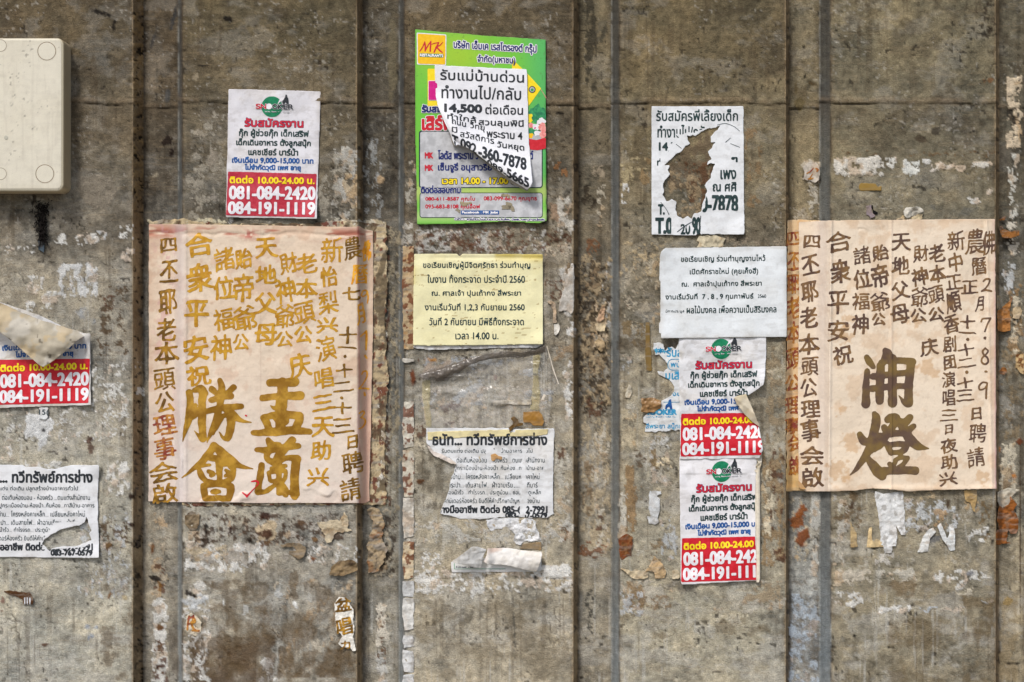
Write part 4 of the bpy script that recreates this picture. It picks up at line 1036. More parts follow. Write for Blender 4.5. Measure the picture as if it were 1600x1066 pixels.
# bowl of food printed at the right edge: leaves, prawns, fish balls, red bowl
cl_ = [np.array(BP)]
for q, (x, y, rx, ry, mm) in enumerate([(833, 178, 6, 10, 'leaf'), (840, 172, 5, 9, 'leaf'), (848, 178, 6, 10, 'leaf'), (828, 186, 5, 8, 'yellow'), (838, 186, 7, 6, 'leaf'), (846, 190, 7, 6, 'white'), (830, 196, 5, 4, 'pink'), (838, 198, 6, 5, 'white'), (848, 200, 6, 8, 'pink'), (832, 206, 7, 5, 'leaf'), (840, 208, 6, 4, 'white'), (848, 211, 6, 5, 'pink'), (829, 212, 4, 4, 'amber'), (836, 200, 3, 2, 'magenta')]):
    ink(r, 'food_print', [tear(circle(x, y, rx, ry), 1.8, 3200 + q, 1.5, 4)], mm, bh, lay=.5 + q * .12, clip=cl_)
ink(r, 'bowl_print', [np.array([(822, 216), (838, 219), (853, 215), (853, 232), (840, 235), (822, 233)], float)], 'red', bh, lay=3, step=1, clip=cl_)
# glue and dirt spots on the lower panel
for q, (x, y, rx, ry) in enumerate([(726, 319, 8, 4), (790, 322, 8, 4), (799, 326, 5, 5), (715, 330, 4, 3), (790, 306, 8, 2)]):
    sheet(r, 'glue_stain', [tear(circle(x, y, rx, ry), 3.4, 3230 + q, 1.2, 4)], lambda a, b: bh(a, b) + 1.1, tone((150, 142, 122), 3240 + q, .1, .3), M['scrap'], step=1, thick=.3)

r = thing('job_notice', 'white paper stuck over the green board, its lower left peeling in a diagonal curl', 'notice', 760, 297)
NP = [(679, 102), (823, 108.5), (825, 170), (826, 215), (829, 250), (832, 285), (829, 292), (824, 297), (800, 282), (778, 266), (757, 250), (742, 238), (730, 231), (716, 226), (711, 228), (703, 208), (697, 196), (689, 178), (684, 165), (681, 150), (680, 125)]
import numpy.linalg
EDG = np.array([(680, 110), (681, 150), (690, 180), (708, 218), (735, 240), (775, 266), (826, 298)], float)
def edge_d(x, y):
    d = np.full(np.shape(x), 1e9)
    for a, b in zip(EDG[:-1], EDG[1:]):
        ab = b - a; t = np.clip(((x - a[0]) * ab[0] + (y - a[1]) * ab[1]) / (ab @ ab), 0, 1)
        d = np.minimum(d, np.hypot(x - a[0] - t * ab[0], y - a[1] - t * ab[1]))
    return d
def nh(x, y):
    x = np.asarray(x, float); y = np.asarray(y, float)
    d = edge_d(x, y); w = sst(y, 135, 215)
    return 7.5 + w * (19 * np.exp(-((d - 9) / 20.) ** 2) * sst(d, -14, 5)) + (fbm(x, y, 60, 381, 3) - .5) * 2.4 + sst(y, 230, 290) * 5
sheet(r, 'sheet', [tear(NP, .3, 3250, 3)], nh, tone((234, 236, 242), 382, .02, .03, dirt=.05), M['paper'], step=1.3, thick=.7, back=(190, 188, 184))
def uh(x, y): return 8 + 6 * sst(edge_d(x, y), 8, 0) + 4 * sst(y, 215, 240)
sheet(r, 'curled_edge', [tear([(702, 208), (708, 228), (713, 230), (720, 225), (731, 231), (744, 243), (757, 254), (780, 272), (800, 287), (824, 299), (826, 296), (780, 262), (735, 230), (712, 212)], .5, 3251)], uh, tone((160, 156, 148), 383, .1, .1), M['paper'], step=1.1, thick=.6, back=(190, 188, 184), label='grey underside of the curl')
kn = dict(clip=[np.array(NP)])
def NT(s, box, mat='black', bold=.5, **k): text(r, s, box, mat, nh, bold, **k, **kn)
NT('รับแม่บ้านด่วน', (688, 109, 818.5, 127), bold=.42, slope=.035)
NT('ทำงานไป/กลับ', (690, 134, 814, 155), bold=.42, slope=.025)
NT('14,500', (695, 163.5, 752.5, 177), bold=.95, slope=.03)
NT('ต่อเดือน', (758.5, 163, 817, 179), bold=.35, slope=.02)
NT('ทำใกล้', (699, 179, 744, 189), bold=.25, slope=.15)
NT('สวนลุมพินี', (748, 186.5, 818, 200), bold=.38, slope=.04)
NT('ถนน', (706, 189, 728, 196), bold=.2, slope=.25)
NT('วิทยุ', (734, 193.5, 757, 205), bold=.22, slope=.2)
NT('พระราม 4', (760.5, 205, 816, 216.5), bold=.35, slope=.07)
NT('มี', (706, 198, 714.5, 207), bold=.3, slope=.25)
NT('สวัสดิการ', (719, 209, 772, 219.5), bold=.28, slope=.22)
NT('วันหยุด', (777, 223, 819, 236), bold=.32, slope=.13)
NT('T.092', (706, 218, 744, 233), bold=.6, slope=.42)
NT('-360', (748, 232, 779, 249), bold=.85, slope=.3)
NT('-7878', (780, 243, 822, 261), bold=.8, slope=.22)
NT('-089-', (756, 256, 791, 265), bold=.4, slope=.6)
NT('5665', (792, 271, 826, 285), bold=.7, slope=.5)

# ---------------------------------------------------------------- 4. torn nanny notice
r = thing('job_notice', 'white nanny wanted notice with a large ragged hole torn out of its middle', 'notice', 1090, 367)
def q4(pts, s, ox, oy): return [(x / s + ox, y / s + oy) for x, y in pts]
NAN = [(1018, 166.5), (1161.5, 166), (1163, 366.5), (1095, 366), (1092, 360), (1088, 368), (1018, 367)]
HOLE = q4([(583, 213), (555, 228), (500, 235), (440, 262), (398, 296), (385, 282), (360, 290), (340, 286), (346, 318), (365, 345), (330, 362), (300, 400), (262, 420), (235, 450), (175, 505), (215, 505), (200, 540), (218, 570), (180, 610), (165, 640), (172, 690), (166, 720), (190, 765), (230, 748), (262, 768), (258, 820), (266, 865), (310, 890), (345, 872), (372, 890), (392, 850), (420, 850), (440, 840), (455, 780), (470, 740), (485, 690), (470, 650), (510, 590), (528, 530), (546, 488), (505, 488), (478, 503), (500, 470), (520, 455), (490, 410), (515, 380), (530, 352), (552, 335), (515, 338), (512, 300), (530, 270), (560, 250)], 4.635, 1000, 150)
LOSSES = [q4(v, 4.635, 1000, 150) for v in (
 [(470, 235), (430, 245), (400, 262), (330, 264), (300, 280), (255, 270), (285, 310), (250, 335), (216, 350), (205, 400), (150, 455), (140, 500), (160, 560), (120, 620), (130, 760), (180, 790), (200, 850), (240, 890), (250, 960), (370, 960), (380, 880), (450, 850), (455, 830), (500, 650), (520, 600), (640, 480), (665, 430), (700, 300), (640, 190), (560, 190)],
 [(450, 850), (560, 822), (640, 828), (720, 832), (780, 845), (780, 1020), (440, 1020)])]
hf = wrinkle(391, 1.4, 50, 2.8, corners=((1018, 167, 4, 16), (1161, 366, 5, 20)))
ho = tear(HOLE, .8, 3260, 1.2, 4)
sheet(r, 'sheet', [tear(NAN, .35, 3261, 3)], hf, tone((228, 232, 236), 392, .02, .05, dirt=.12), M['paper'], step=1.2, holes=[ho])
LS = [tear(v, 1.2, 3262 + k, 1.5, 4) for k, v in enumerate(LOSSES)]
def T4(s, box, bold=.45, lossy=True, **k): text(r, s, box, 'green_black', hf, bold, noclip=(LS if lossy else [ho]), **k)
T4('รับสมัครพี่เลี้ยงเด็ก', (1025.5, 171, 1152.8, 189), .42, False)
T4('ทำงานไป/กลับ', (1027.6, 195.5, 1108, 215), .4)
T4('14,500', (1030, 223, 1072, 237), .8)
T4('ทำใกล้', (1027, 247, 1060, 259), .4)
T4('ๆ', (1143, 246, 1152, 253), .6, False)
T4('เพง', (1126, 266, 1150, 280), .45, False); T4('ณ ศศิ', (1114, 285, 1150.5, 299), .45, False)
T4('0-7878', (1096, 305.5, 1152.5, 331), 1.0, True); T4('T.', (1029, 320, 1038, 335), .9, False)
T4('T.0', (1025, 341, 1050, 365), 1.3, False, clip=[rect(1018, 338, 1049, 365.5)]); T4('90', (1082, 340, 1094, 366), .9, False, wear=.35)
T4('20', (1064, 350, 1078, 366), .6, False, wear=.6)
for st_ in [[(262, 350, 2), (300, 380, 2)], [(620, 335, 3), (655, 305, 2)], [(655, 345, 2), (722, 372, 2)], [(560, 210, 2), (620, 200, 2), (680, 222, 2), (722, 255, 2)], [(270, 985, 3), (330, 940, 4), (390, 905, 2)], [(150, 770, 2), (190, 820, 2), (210, 860, 3)], [(440, 870, 3), (432, 940, 4), (425, 1000, 3)]]:
    ink(r, 'tear_line', strokes([st_], 4.635, 1000, 150), 'thin', hf, soft=0)

# ---------------------------------------------------------------- 5. yellow and white temple notices
r = thing('temple_notice', 'pale yellow notice with six lines of dark print', 'notice', 747, 545)
hf = wrinkle(401, 1.4, 50, 4.6, corners=((848, 397, 6, 18), (847, 538, 5, 18)))
sheet(r, 'under_sheet', [tear([(647, 520), (846, 520), (848, 539), (838, 544), (826, 543), (800, 544), (740, 545), (700, 546), (672, 547), (646, 544)], .7, 3270)], lambda x, y: 2.2 + (fbm(x, y, 12, 402, 2) - .5), tone((214, 216, 218), 403, .06, .2, dirt=.5), M['paper'], label='white strip of older paper')
def yc(x, y):
    b = tone((238, 233, 188), 404, .02, .12, (214, 196, 120), dirt=.05)(x, y)
    b = mix(b, lin((216, 198, 112)), sst(vn(x, y, 26, 405), .45, .8) * np.clip(np.exp(-(y - 397 - np.abs(x - 750) * .06) / 7) + .8 * np.exp(-(x - 645) / 4) * (y < 445), 0, 1))
    b = mix(b, lin((150, 116, 44)), sst(fbm(x, y, 16, 406, 4, sy=1.8, g=.8), .84, .92) * .7)
    return b
def yh(x, y): return hf(x, y) - 1.2 * np.exp(-((y - 403) / 3) ** 2) * sst(x, 650, 720)
sheet(r, 'sheet', [tear([(647, 397), (714, 396.5), (718, 401), (722, 397), (848, 397.5), (848.5, 538), (700, 540), (645.5, 540)], .4, 3271, 3)], yh, yc, M['paper'])
for s, b in [('ขอเรียนเชิญผู้มีจิตศรัทธา ร่วมทำบุญ', (661, 408.5, 828.5, 421.5)), ('ในงาน ทิ้งกระจาด ประจำปี 2560', (667.8, 429, 820, 442)), ('ณ. ศาลเจ้า ปุนเถ้ากง สี่พระยา', (674.5, 452.5, 814, 465)),
             ('งานเริ่มวันที่ 1,2,3 กันยายน 2560', (663.6, 473.5, 819.6, 486.5)), ('วันที่ 2 กันยายน มีพิธีทิ้งกระจาด', (670.7, 495.5, 818.4, 508.3)), ('เวลา 14.00 น.', (711.7, 519.5, 778.7, 530.3))]:
    text(r, s, b, 'green_black', yh, .27)
r = thing('temple_notice', 'white notice with five lines of thin print, left of the right hand pink poster', 'notice', 1131, 528)
hf = wrinkle(411, 1.7, 60, 5.6, prof=False, corners=((1033, 529, 7, 22), (1229, 386, 5, 20), (1033, 388, 4, 16)))
sheet(r, 'sheet', [tear([(1040, 387.5), (1100, 387), (1229, 385), (1229, 450), (1229.5, 526.5), (1130, 527.5), (1033, 529), (1033, 521), (1029.5, 520), (1030, 505), (1032, 503), (1032, 440), (1030, 438), (1031, 400), (1033, 393)], .35, 3280, 3)], hf, tone((226, 232, 236), 412, .02, .05, dirt=.1, edge=(1031, 386, 1229, 528)), M['paper'])
for s, b in [('ขอเรียนเชิญ ร่วมทำบุญงานไหว้', (1064, 398.5, 1195.7, 411.5)), ('เปิดศักราชใหม่ (คุยเค็งฮี่)', (1078, 418.5, 1184.5, 431)), ('ณ.  ศาลเจ้าปุนเถ้ากง สี่พระยา', (1065, 438, 1190, 450)),
             ('งานเริ่มวันที่  7 , 8 , 9 กุมภาพันธ์', (1039.7, 458, 1177.3, 470)), ('2560', (1184, 460, 1197, 465.5)), ('มีการประมูล', (1040, 483.5, 1069, 490)), ('ผลไม้มงคล เพื่อความเป็นสิริมงคล', (1073, 477, 1213, 489))]:
    small = b[3] - b[1] < 7
    text(r, s, b, 'green_black' if not small else 'thin', hf, .26 if not small else .12, slope=-.012)

# ---------------------------------------------------------------- 6. repair service notices (two)
LINES = [('ธนัท... ทวีทรัพย์การช่าง', (676, 676, 854.5, 695.5), .7), ('รับตบแต่ง ต่อเติม ปลูกสร้างบ้านอาคารทั่วไป', (690, 700.5, 832, 710), .14), ('รื้อเช่า... ต่อเติมห้องนอน - ห้องครัว ...ตบแต่งสำนักงาน', (688, 713.5, 851, 723), .14),
         ('ผนัง...ปูกระเบื้องบ้าน-ห้องน้ำ..กั้นห้อง...ทาสีบ้าน-อาคาร', (690, 727, 858, 737), .14), ('รอบบ้าน... โครงหลังคาเหล็ก... เปลี่ยนหลังคาใหม่', (694, 739.5, 843, 749), .14), ('ต่อประปา... เดินสายไฟ... ฝ้าฉาบเรียบ... ฝ้าทีบาร์', (690, 752.5, 840, 762), .14),
         ('ห้องน้ำรั่ว... ทำโรงรถ... ประตูม้วน... ซ่อมประตูเหล็ก', (697, 765, 845, 775), .14), ('เคาน์เตอร์ห้องครัว ยินดีให้คำปรึกษาปัญหา เรื่องบ้าน', (692, 777.5, 843, 788), .14),
         ('ช่างมืออาชีพ ติดต่อ 085-692-7991', (684, 789, 855, 801.5), .62), ('083-767-0579', (790, 801.5, 854.5, 809.5), .62)]
def repair(r, hf, dx, dy, **kw):
    for s, b, w in LINES:
        text(r, s, (b[0] + dx, b[1] + dy, b[2] + dx, b[3] + dy), 'black' if w > .5 else 'thin', hf, w, **kw)
r = thing('repair_notice', 'white home repair notice at the left edge with a leaf shaped hole', 'notice', 78, 872, 'home repair service notices')
hf = wrinkle(421, 1.6, 45, 3.0, corners=((154, 727, 6, 18), (154, 871, 4, 16)))
S3 = lambda pts: [(x / 3.553, y / 3.553 + 620) for x, y in pts]
hole = tear(S3([(480, 665), (470, 700), (440, 715), (400, 722), (340, 738), (285, 765), (250, 790), (232, 820), (255, 835), (265, 850), (300, 838), (340, 832), (400, 830), (440, 826), (500, 805), (508, 795), (495, 760), (508, 745), (490, 700)]), .7, 3290, 1.2, 4)
sheet(r, 'sheet', [tear([(-40, 726), (36, 726.5), (40, 730), (60, 730), (74, 733), (92, 732), (100, 729), (112, 727), (155, 727), (153, 780), (154, 800), (152.5, 812), (154.5, 840), (154, 872), (-40, 870)], .5, 3291, 2)], hf, tone((226, 229, 233), 422, .02, .06, dirt=.12), M['paper'], holes=[hole], step=1.2)
repair(r, hf, -710.5, 58.5, noclip=[tear(S3([(500, 600), (480, 665), (440, 690), (300, 700), (240, 790), (232, 850), (470, 835), (520, 800)]), .6, 3292, 1.5, 4)])
sheet(r, 'torn_sliver', [tear(S3([(432, 826), (470, 812), (500, 796), (512, 806), (470, 824), (444, 832)]), .3, 3293, 1)], lambda x, y: 3.4 + 0 * x, tone((226, 226, 226), 423), M['paper'], step=.8)
r = thing('repair_notice', 'crumpled white home repair notice with yellowed tape on top and torn left side', 'notice', 766, 811, 'home repair service notices')
S6 = lambda pts: [(x / 5.714 + 620, y / 5.714 + 660) for x, y in pts]
RP = S6([(262, 52), (620, 50), (1000, 50), (1010, 80), (1060, 60), (1340, 52), (1410, 56), (1408, 120), (1400, 200), (1398, 400), (1395, 640), (1400, 800), (1405, 818), (1345, 850), (1250, 852), (960, 845), (850, 855), (760, 864), (620, 862), (560, 865), (490, 835), (430, 828), (388, 815), (400, 770), (430, 700), (470, 600), (478, 520), (520, 420), (532, 375), (470, 330), (390, 290), (330, 268), (300, 220), (268, 195)])
hf = wrinkle(431, 1.3, 36, 3.0)
sheet(r, 'sheet', [tear(RP, .7, 3300, 1.6, 6)], hf, tone((224, 227, 230), 432, .03, .12, dirt=.2), M['paper'], step=1.2, holes=[tear(S6([(1120, 130), (1140, 145), (1130, 180), (1115, 170)]), .3, 3301, 1)])
repair(r, hf, 0, 0, noclip=[tear(S6([(390, 290), (470, 330), (530, 375), (480, 520), (470, 600), (430, 700), (380, 830), (300, 830), (250, 250)]), .5, 3302, 1.5), tear(S6([(1125, 215), (1160, 220), (1150, 480), (1170, 720), (1140, 860), (1100, 850), (1110, 500)]), 1.0, 3303, 1.5)] + [tear(S6(v), 1, 3304 + i, 1.5) for i, v in enumerate([[(790, 240), (930, 240), (940, 300), (850, 345), (800, 360)], [(1310, 380), (1360, 380), (1360, 460), (1300, 440)], [(1040, 545), (1150, 545), (1150, 575), (1040, 575)]])], wear=.1, clip=[np.array(RP)])
sheet(r, 'yellowed_tape', [tear(S6([(272, 85), (1000, 66), (1010, 85), (1060, 90), (1060, 68), (1350, 62), (1345, 108), (1250, 122), (1000, 126), (600, 134), (276, 160)]), .5, 3310, 2)], lambda x, y: hf(x, y) + .8, tone((226, 214, 164), 433, .05, .3), M['paper'], step=1.3, thick=.5, label='yellowed strip of tape over the heading')
text(r, 'ธนัท... ทวีทรัพย์การช่าง', (676, 676, 854.5, 695.5), 'black', lambda x, y: hf(x, y) + .85, .8, clip=[np.array(S6([(300, 100), (1345, 90), (1345, 112), (1250, 126), (1000, 130), (600, 138), (290, 164)]))], wear=.35)
sheet(r, 'folded_sliver', [tear(S6([(262, 195), (300, 225), (330, 262), (400, 285), (480, 325), (535, 372), (490, 372), (440, 345), (380, 322), (330, 300), (290, 255)]), .6, 3311, 1.5)], lambda x, y: 5 + (fbm(x, y, 10, 434, 3) - .5) * 3, tone((222, 212, 204), 435, .05, .2), M['paper'], step=1.1)
sheet(r, 'rust_fleck', [tear(S6([(840, 290), (875, 275), (905, 300), (945, 315), (940, 335), (890, 325), (865, 345), (845, 340)]), .9, 3312, 1)], lambda x, y: hf(x, y) + .8, tone((206, 160, 104), 436, .1, .3), M['scrap'], step=.8, thick=.5)

# ---------------------------------------------------------------- 7. blue remains of an older poster, brown tape
r = thing('torn_poster_remains', 'ragged blue printed remains of an old snooker poster sticking out left of the newer one', 'poster', 1035, 674)
S5 = lambda pts: [(x / 5.076 + 990, y / 5.076 + 520) for x, y in pts]
OP = S5([(390, 60), (358, 72), (352, 100), (330, 135), (300, 112), (265, 118), (258, 145), (240, 140), (243, 88), (205, 80), (160, 82), (155, 128), (172, 150), (168, 182), (204, 172), (230, 205), (248, 222), (268, 250), (270, 278), (242, 310), (185, 305), (200, 330), (240, 352), (272, 366), (300, 392), (322, 430), (318, 470), (296, 500), (268, 520), (240, 530), (218, 545), (216, 600), (152, 635), (112, 640), (76, 676), (82, 712), (102, 722), (90, 788), (140, 784), (165, 792), (200, 780), (262, 788), (300, 770), (330, 780), (352, 768), (390, 768)])
OP = [(min(x, 1063.5), y) for x, y in OP]
hf = wrinkle(441, 1.2, 18, 2.0)
sheet(r, 'sheet', [tear(OP, .8, 3320, 1.4, 5)], lambda x, y: np.minimum(hf(x, y), 2.4), tone((220, 224, 226), 442, .04, .12, dirt=.25), M['paper'], step=1.1, thick=.9)
hq = lambda x, y: np.minimum(hf(x, y), 2.4)
ko = dict(clip=[np.array(OP)], wear=.15)
text(r, '***รับสมัคร', (1022.5, 543, 1092, 557.5), 'lblue', hq, .5, **ko)
ink(r, 'oval_border', [rect(1043, 561, 1090, 579, 8)], 'lblue', hq, clip=[np.array(OP)], noclip=[rect(1044, 562, 1089, 578, 7)], soft=0)
text(r, 'พนักงาน', (1048, 564, 1090, 574), 'lblue', hq, .2, **ko)
text(r, 'มเสิร์ฟ', (1040, 580, 1080, 593), 'lblue', hq, .5, **ko)
text(r, 'งนเดิน', (1050, 612, 1085, 619), 'lblue', hq, .2, **ko)
ink(r, 'rule_line', [rect(1036, 628, 1063, 629)], 'lblue', hq, **ko)
ink(r, 'figure_print', [np.array(S5([(255, 575), (275, 560), (280, 535), (296, 528), (300, 560), (306, 605), (290, 605), (284, 585), (268, 590), (262, 606), (250, 606)]))], 'blue', hq, bold=.2)
text(r, 'SNOOKER', (1000, 640, 1057, 648), 'lblue', hq, .7, **ko)
text(r, 'ใบปาญ สี่แยกบางรัก กม.', (1009, 649.5, 1057, 653.5), 'lblue', hq, .1, **ko)
text(r, 'สี่พระยา สนุ๊กเกอร์', (1009, 661, 1080, 672), 'lblue', hq, .25, **ko)

# ---------------------------------------------------------------- 8. hand painted temple opera posters
def brush(s, cx, cy, w, h):
    """one brush character: font skeleton leaned like handwriting, strokes thickened and rounded"""
    po = outline(s); tl = .09 * math.sin(cx * 1.7 + cy * .9)
    a = np.concatenate(po); mn, mx = a.min(0), a.max(0)
    out = []
    for p in po:
        u = (p[:, 0] - mn[0]) / max(mx[0] - mn[0], .02) - .5; v = (p[:, 1] - mn[1]) / max(mx[1] - mn[1], .02) - .5
        hh, ww = h, w
        y = v - .13 * u * (1 if hh > 8 else .3) + .05 * (u * u - .1)
        x = u * (1 + .10 * v) + .03 * np.sin(v * 5)
        out.append(np.stack([cx + x * ww - y * hh * tl, cy + y * hh + x * ww * tl], 1))
    return out
def calli(r, hf, items, mat, bold, name='painted_character', wear=.12, **kw):
    for k, (s, cx, cy, w, h) in enumerate(items):
        if s == '.':
            ink(r, 'painted_dot', [tear(circle(cx, cy, w / 2, h / 2), .5, 3400 + k, 1, 3)], mat, hf, **kw); continue
        dense = s in '諸福爺頭農曆聘請新演梨財唱'
        bb = bold * (.26 if dense else .42)
        po = brush(s, cx, cy, w - bb, h - bb)
        b = (bb * 1.1, bb * .75)
        ink(r, name, po, mat, hf, b, soft=2, th=.46, warp=1.8, vary=.42, seed=int(cx * 7 + cy) % 90, wear=wear, **kw)

def calli_sheet(rgb, rgb2, edge_rgb, seed, x0, y0, x1, y1):
    def c(x, y):
        b = np.broadcast_to(lin(rgb), x.shape + (3,)) * (1 + (fbm(x, y, 60, seed, 4) - .5) * .10)[:, None]
        b = mix(b, lin(rgb2), sst(fbm(x, y, 70, seed + 1, 5), .46, .78) * .5)
        b = mix(b, lin(edge_rgb), sst(fbm(x, y, 22, seed + 2, 5), .60, .80) * .35)
        d = np.minimum(np.minimum(x - x0, x1 - x), np.minimum((y - y0) * 1., y1 - y)) + (vn(x, y, 18, seed + 3) - .5) * 14
        b = mix(b, lin(edge_rgb), np.exp(-np.clip(d, 0, None) / 7) * .35)
        b = mix(b, lin((170, 144, 118)), sst(fbm(x, y, 5, seed + 4, 3), .72, .84) * .15)
        fold = np.exp(-((x - x0 - (x1 - x0) * .5) / .8) ** 2) * .3 + np.exp(-((y - (y0 + y1) / 2 - 20) / .8) ** 2) * .2
        return mix(b, lin((190, 160, 142)), fold)
    return c

r = thing('opera_poster', 'large pink paper poster with bright gold brush characters, between the job poster and the channel', 'poster', 407, 787, 'painted temple opera posters')
LP = [(232.5, 350), (300, 350.5), (400, 352), (480, 353.5), (555, 355), (562, 354), (568, 358), (582.5, 360), (583.5, 430), (582, 560), (580, 660), (577, 760), (577.5, 783), (570, 786.5), (420, 786), (282, 785), (232, 784)]
# older layers underneath, showing at the top and right
sheet(r, 'older_layer', [tear([(234, 345), (290, 343), (330, 348), (360, 350), (500, 349), (520, 346), (560, 347), (604, 350), (605, 430), (602, 520), (606, 600), (600, 700), (604, 790), (560, 788), (300, 792), (284, 788), (290, 400), (236, 360)], 2.2, 3410, 2, 8)],
      lambda x, y: paper_profile(np.asarray(x, float)) + 1.4 + (fbm(x, y, 9, 451, 3) - .5) * 2.4,
      lambda x, y: mix(mix(tone((190, 172, 138), 452, .14, .5, (220, 206, 174), 14, dirt=.7)(x, y), lin((100, 40, 26)), sst(fbm(x, y, 9, 453, 4, sy=14), .60, .66) * .85), lin((96, 84, 66)), sst(fbm(x, y, 14, 455, 5, sy=20), .52, .64) * .8), M['scrap'], step=1.4, label='crusty remains of older posters at the right edge')
def lh(x, y):
    x = np.asarray(x, float); y = np.asarray(y, float)
    b = 3.6 + (fbm(x, y, 60, 461, 3) - .5) * 3.0 + (fbm(x, y, 16, 462, 3) - .5) * .7
    b += 2.2 * (vn(x, y, 34, 466, 90) - .5) + 3.6 * np.exp(-((x - 281 - (fbm(x * 0, y, 60, 463, 2) - .5) * 8) / 2.6) ** 2) * sst(y, 560, 700) + 1.6 * np.exp(-((x - 290) / 3) ** 2)
    b += 1.8 * np.exp(-((x - 563) / 2.) ** 2) - 1.2 * np.exp(-((y - 366 - (fbm(x, y * 0, 50, 464, 3) - .5) * 10) / 3) ** 2)
    b += 2.5 * sst(fbm(x, y, 26, 465, 2), .6, .8) * sst(y, 750, 780)
    return np.maximum(b, 2.8) + paper_profile(x)
def lc(x, y):
    c = calli_sheet((226, 209, 188), (222, 200, 176), (196, 152, 122), 470, 232, 350, 583, 786)(x, y)
    c = mix(c, lin((168, 74, 52)), sst(fbm(x, y, 60, 474, 4, sy=10), .48, .66) * np.exp(-((y - 362 - (x - 232) * .01) / 9) ** 2) * .8)
    c = mix(c, lin((226, 184, 164)), np.exp(-((x - 572) / 9) ** 2) * .8 * sst(y, 500, 640))
    c = mix(c, lin((176, 70, 70)), np.exp(-((x - 561 - (vn(x * 0, y, 30, 475) - .5) * 5) / 1.6) ** 2) * .5)
    c = mix(c, lin((206, 158, 158)), sst(fbm(x, y, 12, 476, 4), .60, .74) * np.exp(-((x - 258) / 16) ** 2) * .6)
    c = mix(c, lin((226, 218, 212)), sst(y, 540, 760) * .55 * (x < 560))
    c = mix(c, lin((204, 200, 208)), np.exp(-((x - 281) / 11.) ** 2) * .4)  # cool shade of the channel fold painted into the paper
    red = np.exp(-(((x - 391) / 12) ** 2 + ((y - 366) / 7) ** 2)) * sst(vn(x, y, 4, 477), .45, .7)
    return mix(c, lin((176, 64, 60)), red * .8)
sheet(r, 'sheet', [tear(LP, .5, 3411, 3, 16)], lh, lc, M['poster'], step=1.4, thick=1.2)
A = [('四', 263, 383, 25, 22), ('丕', 264, 424, 27, 34), ('耶', 262, 472, 28, 38), ('老', 260, 515, 31, 36), ('本', 260, 552, 38, 36), ('頭', 257, 593, 34, 34), ('公', 258, 629, 30, 32), ('理', 257, 664, 36, 30), ('事', 257, 701, 34, 36), ('会', 255, 738, 46, 32), ('啟', 257, 771, 40, 30)]
calli(r, lh, A[:3], 'golddark', 1.7); calli(r, lh, A[3:7], 'golddark', 1.5); calli(r, lh, A[7:9], 'goldred', 1.7); calli(r, lh, A[9:], 'golddark', 1.7)
calli(r, lh, [('合', 311, 382, 42, 36), ('衆', 312, 434, 40, 44), ('平', 307, 490, 38, 42), ('安', 306, 545, 38, 42), ('祝', 310, 587, 36, 30)], 'gold', 2.3)
calli(r, lh, [('諸', 350.5, 405, 31, 36), ('位', 349.5, 450, 32, 36), ('福', 349, 499, 32, 34), ('神', 345, 543, 32, 40), ('貽', 381, 404, 27, 32), ('帝', 380, 450, 31, 44), ('爺', 383, 497, 36, 38), ('公', 376.5, 535, 24, 26)], 'gold', 2.0)
calli(r, lh, [('天', 416, 387.5, 34, 32), ('地', 416, 429.5, 32, 30), ('父', 415, 474, 34, 34), ('母', 415, 523, 34, 34)], 'gold', 2.4)
calli(r, lh, [('財', 450.7, 411, 28, 32), ('神', 446, 454, 31, 38), ('爺', 445, 494, 31, 36), ('公', 444, 530, 27, 25), ('老', 479, 412, 32, 31), ('本', 479, 451, 33, 31), ('頭', 475.5, 489, 32, 34), ('公', 474, 523, 27, 27), ('庆', 469, 571, 34, 38)], 'gold', 1.8)
calli(r, lh, [('新', 518.7, 391, 34, 40), ('怡', 514, 432, 27, 31), ('梨', 513, 473, 31, 35), ('兴', 511, 508, 32, 24), ('演', 509, 545, 31, 38), ('唱', 506, 591.5, 29, 30), ('三', 505, 629, 34, 23), ('天', 505, 667, 34, 31), ('助', 501, 704, 31, 30), ('兴', 497, 745, 34, 30)], 'gold', 1.8)
calli(r, lh, [('農', 551, 387.5, 27, 35), ('七', 549, 458.7, 27, 21), ('十', 543.5, 524, 28, 26), ('一', 542, 543, 28, 2.2), ('.', 539, 557, 5, 5), ('十', 538, 579, 26, 22), ('二', 536, 604, 30, 15), ('.', 534, 622, 5, 5), ('十', 535, 638, 28, 19), ('三', 535, 665, 33, 23), ('日', 551, 690.6, 15, 21), ('聘', 551, 723, 34, 34), ('請', 547.5, 765, 32, 34)], 'golddark', 1.6)
calli(r, lh, [('佛', 572.6, 392, 14, 32), ('曆', 562, 428.5, 26, 30), ('月', 563.5, 491, 12, 32)], 'goldbright', 1.5)
DG = [[(762, 565, 6), (775, 532, 6), (800, 530, 6), (800, 555, 5), (775, 572, 5), (762, 562, 5)], [(806, 535, 6), (812, 580, 6), (806, 622, 4)], [(758, 862, 6), (800, 822, 7)], [(800, 822, 7), (800, 880, 9), (797, 958, 6)], [(790, 1000, 8), (802, 1018, 7)]]
for st in (DG[:2], DG[2:4], DG[4:]):
    ink(r, 'painted_digit', strokes(st, 4.635, 400, 340), 'goldbright', lh, soft=1)
for st in ([[(733, 112, 5), (745, 92, 6), (768, 92, 6), (768, 130, 5), (740, 180, 5), (714, 212, 5)], [(714, 212, 5), (748, 208, 6), (782, 212, 6)]], [[(752, 240, 7), (756, 256, 8)]], [[(716, 382, 5), (740, 366, 6), (752, 378, 6), (738, 402, 6), (724, 412, 4)], [(724, 412, 4), (752, 420, 6), (758, 446, 7), (738, 478, 6), (712, 490, 3)]]):
    ink(r, 'painted_digit', strokes(st, 4.44, 400, 560), 'goldbright', lh)
